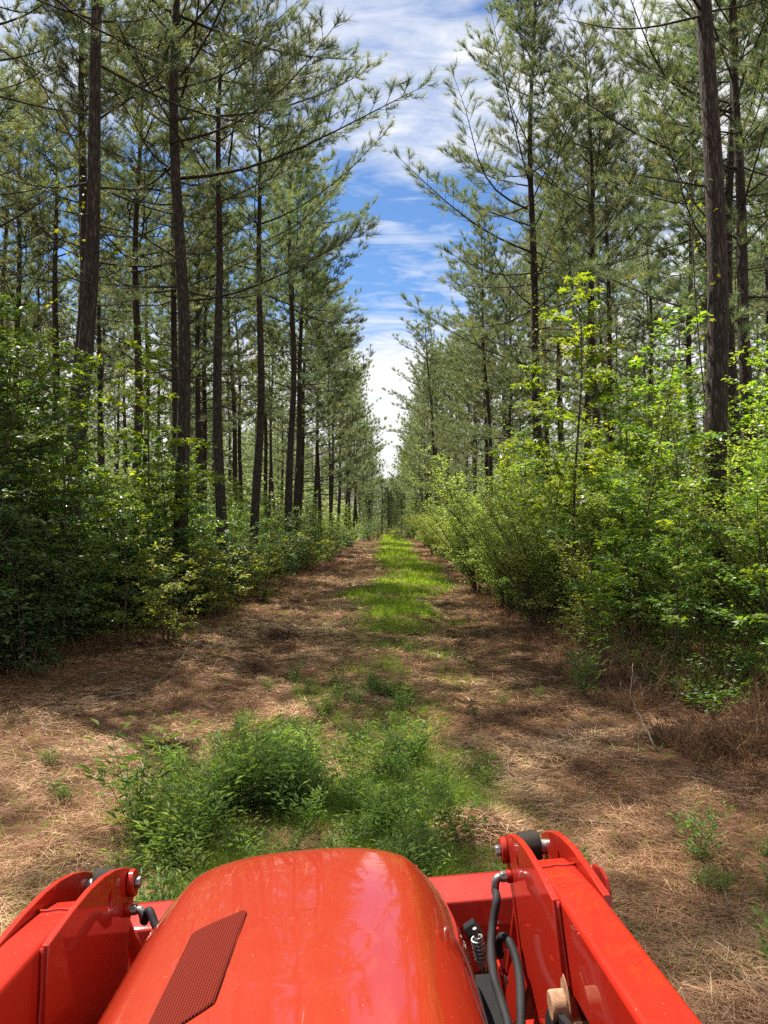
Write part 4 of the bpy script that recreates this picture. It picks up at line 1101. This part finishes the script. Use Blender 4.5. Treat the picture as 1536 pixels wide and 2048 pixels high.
# hoses on the right and the short one on the left
e = Vector((.405, 1.789, 1.212))
def hose(pts, r=.0092, nm='hose'):
    g = Geo(); tube(g, spline(pts, 40), r, 14); return part(nm, g, M['rubber'])
hose([tuple(e), at(992, 1795, 1.76), at(984, 1845, 1.73), at(981, 1895, 1.68), at(986, 1945, 1.60), at(1001, 1995, 1.55), at(1014, 2040, 1.50), at(1022, 2090, 1.45)])
hose([at(999, 1905, 1.80), at(996, 1880, 1.78), at(1003, 1868, 1.75), at(1016, 1876, 1.72), at(1030, 1910, 1.68), at(1038, 1955, 1.63), at(1040, 2010, 1.56), at(1040, 2080, 1.5)])
hose([(-.405, 1.789, 1.212), at(300, 1818, 1.755), at(312, 1845, 1.73), at(330, 1885, 1.70)])
# small fittings in the gap beside the hood
g = Geo(); a = np.linspace(0, 6.283 * 6, 90); c0 = np.array(at(952, 1868, 1.74)); c1 = np.array(at(962, 1912, 1.74)); ax = norm(c1 - c0); u, v = perp_frame(ax)
tube(g, c0 + (c1 - c0) * (a / a[-1])[:, None] + .0125 * (u * np.cos(a)[:, None] + v * np.sin(a)[:, None]), .0028, 6); part('coil_spring', g, M['steel'])
cyl('spring_bolt', tuple(c0 - ax * .02), tuple(c1 + ax * .03), .006, M['steel'])
cyl('spring_nut', tuple(c1 + ax * .004), tuple(c1 + ax * .016), .0125, M['steel'], None, 6)
cyl('black_knob', at(934, 1862, 1.80), at(955, 1848, 1.80), .022, M['black'], None, 6, .003)
cyl('red_tab', at(992, 1880, 1.85), at(992, 1850, 1.85), .006, M['arm'], None, 8)
cyl('clamp_stud', at(1003, 1955, 1.68), at(1012, 1950, 1.68), .010, M['steel'], None, 12)
prism('clamp_tab', [(1.62, .90), (1.70, .90), (1.71, 1.10), (1.65, 1.10)], .385, .391, M['arm'])
cyl('torque_tube', (-.46, 1.60, .985), (.46, 1.60, .985), .040, M['arm'], None, 32)
prism('headlight_tab', [(1.90, 1.16), (1.93, 1.16), (1.93, 1.225), (1.90, 1.225)], .222, .236, M['arm'])

# bucket -----------------------------------------------------------------
BK = .80
back = [(2.44, .935), (2.40, .89), (2.385, .80), (2.40, .62), (2.46, .47), (2.58, .36), (2.75, .31), (3.08, .31)]
prof = back + [(y + .012, z + .012) for y, z in back[::-1]]
bucket = prism('bucket', prof, -BK, BK, M['bucket'], None, .003, label='worn red loader bucket')
LIP = [(2.352, .968), (2.352, 1.0), (2.46, 1.012), (2.46, .99), (2.37, .965)]
prism('top_bar', [(2.30, .855), (2.30, .935), (2.335, .949), (2.43, .955), (2.43, .855)], -BK, BK, M['bucket'], bucket, .006)
for s in (-1, 1):
    prism('side_plate', back + [(3.0, .5), (2.62, .935)], s * (BK + .001), s * (BK + .014), M['bucket'], bucket, .003)
    prism('corner_flange', [(2.28, .83), (2.28, .937), (2.30, .966), (2.36, .972), (2.44, .95), (2.44, .83)], s * (BK + .0145), s * (BK + .024), M['bucket'], bucket, .003)
    for x0 in (.455, .545): prism('bucket_ear', [(2.20, .36), (2.30, .33), (2.41, .40), (2.41, .80), (2.33, .72), (2.24, .5)], s * x0 - .006, s * x0 + .006, M['bucket'], bucket, .002)
prism('stiffener', [(2.34, .70), (2.384, .70), (2.384, .78), (2.34, .76)], -BK + .02, BK - .02, M['bucket'], bucket, .003)
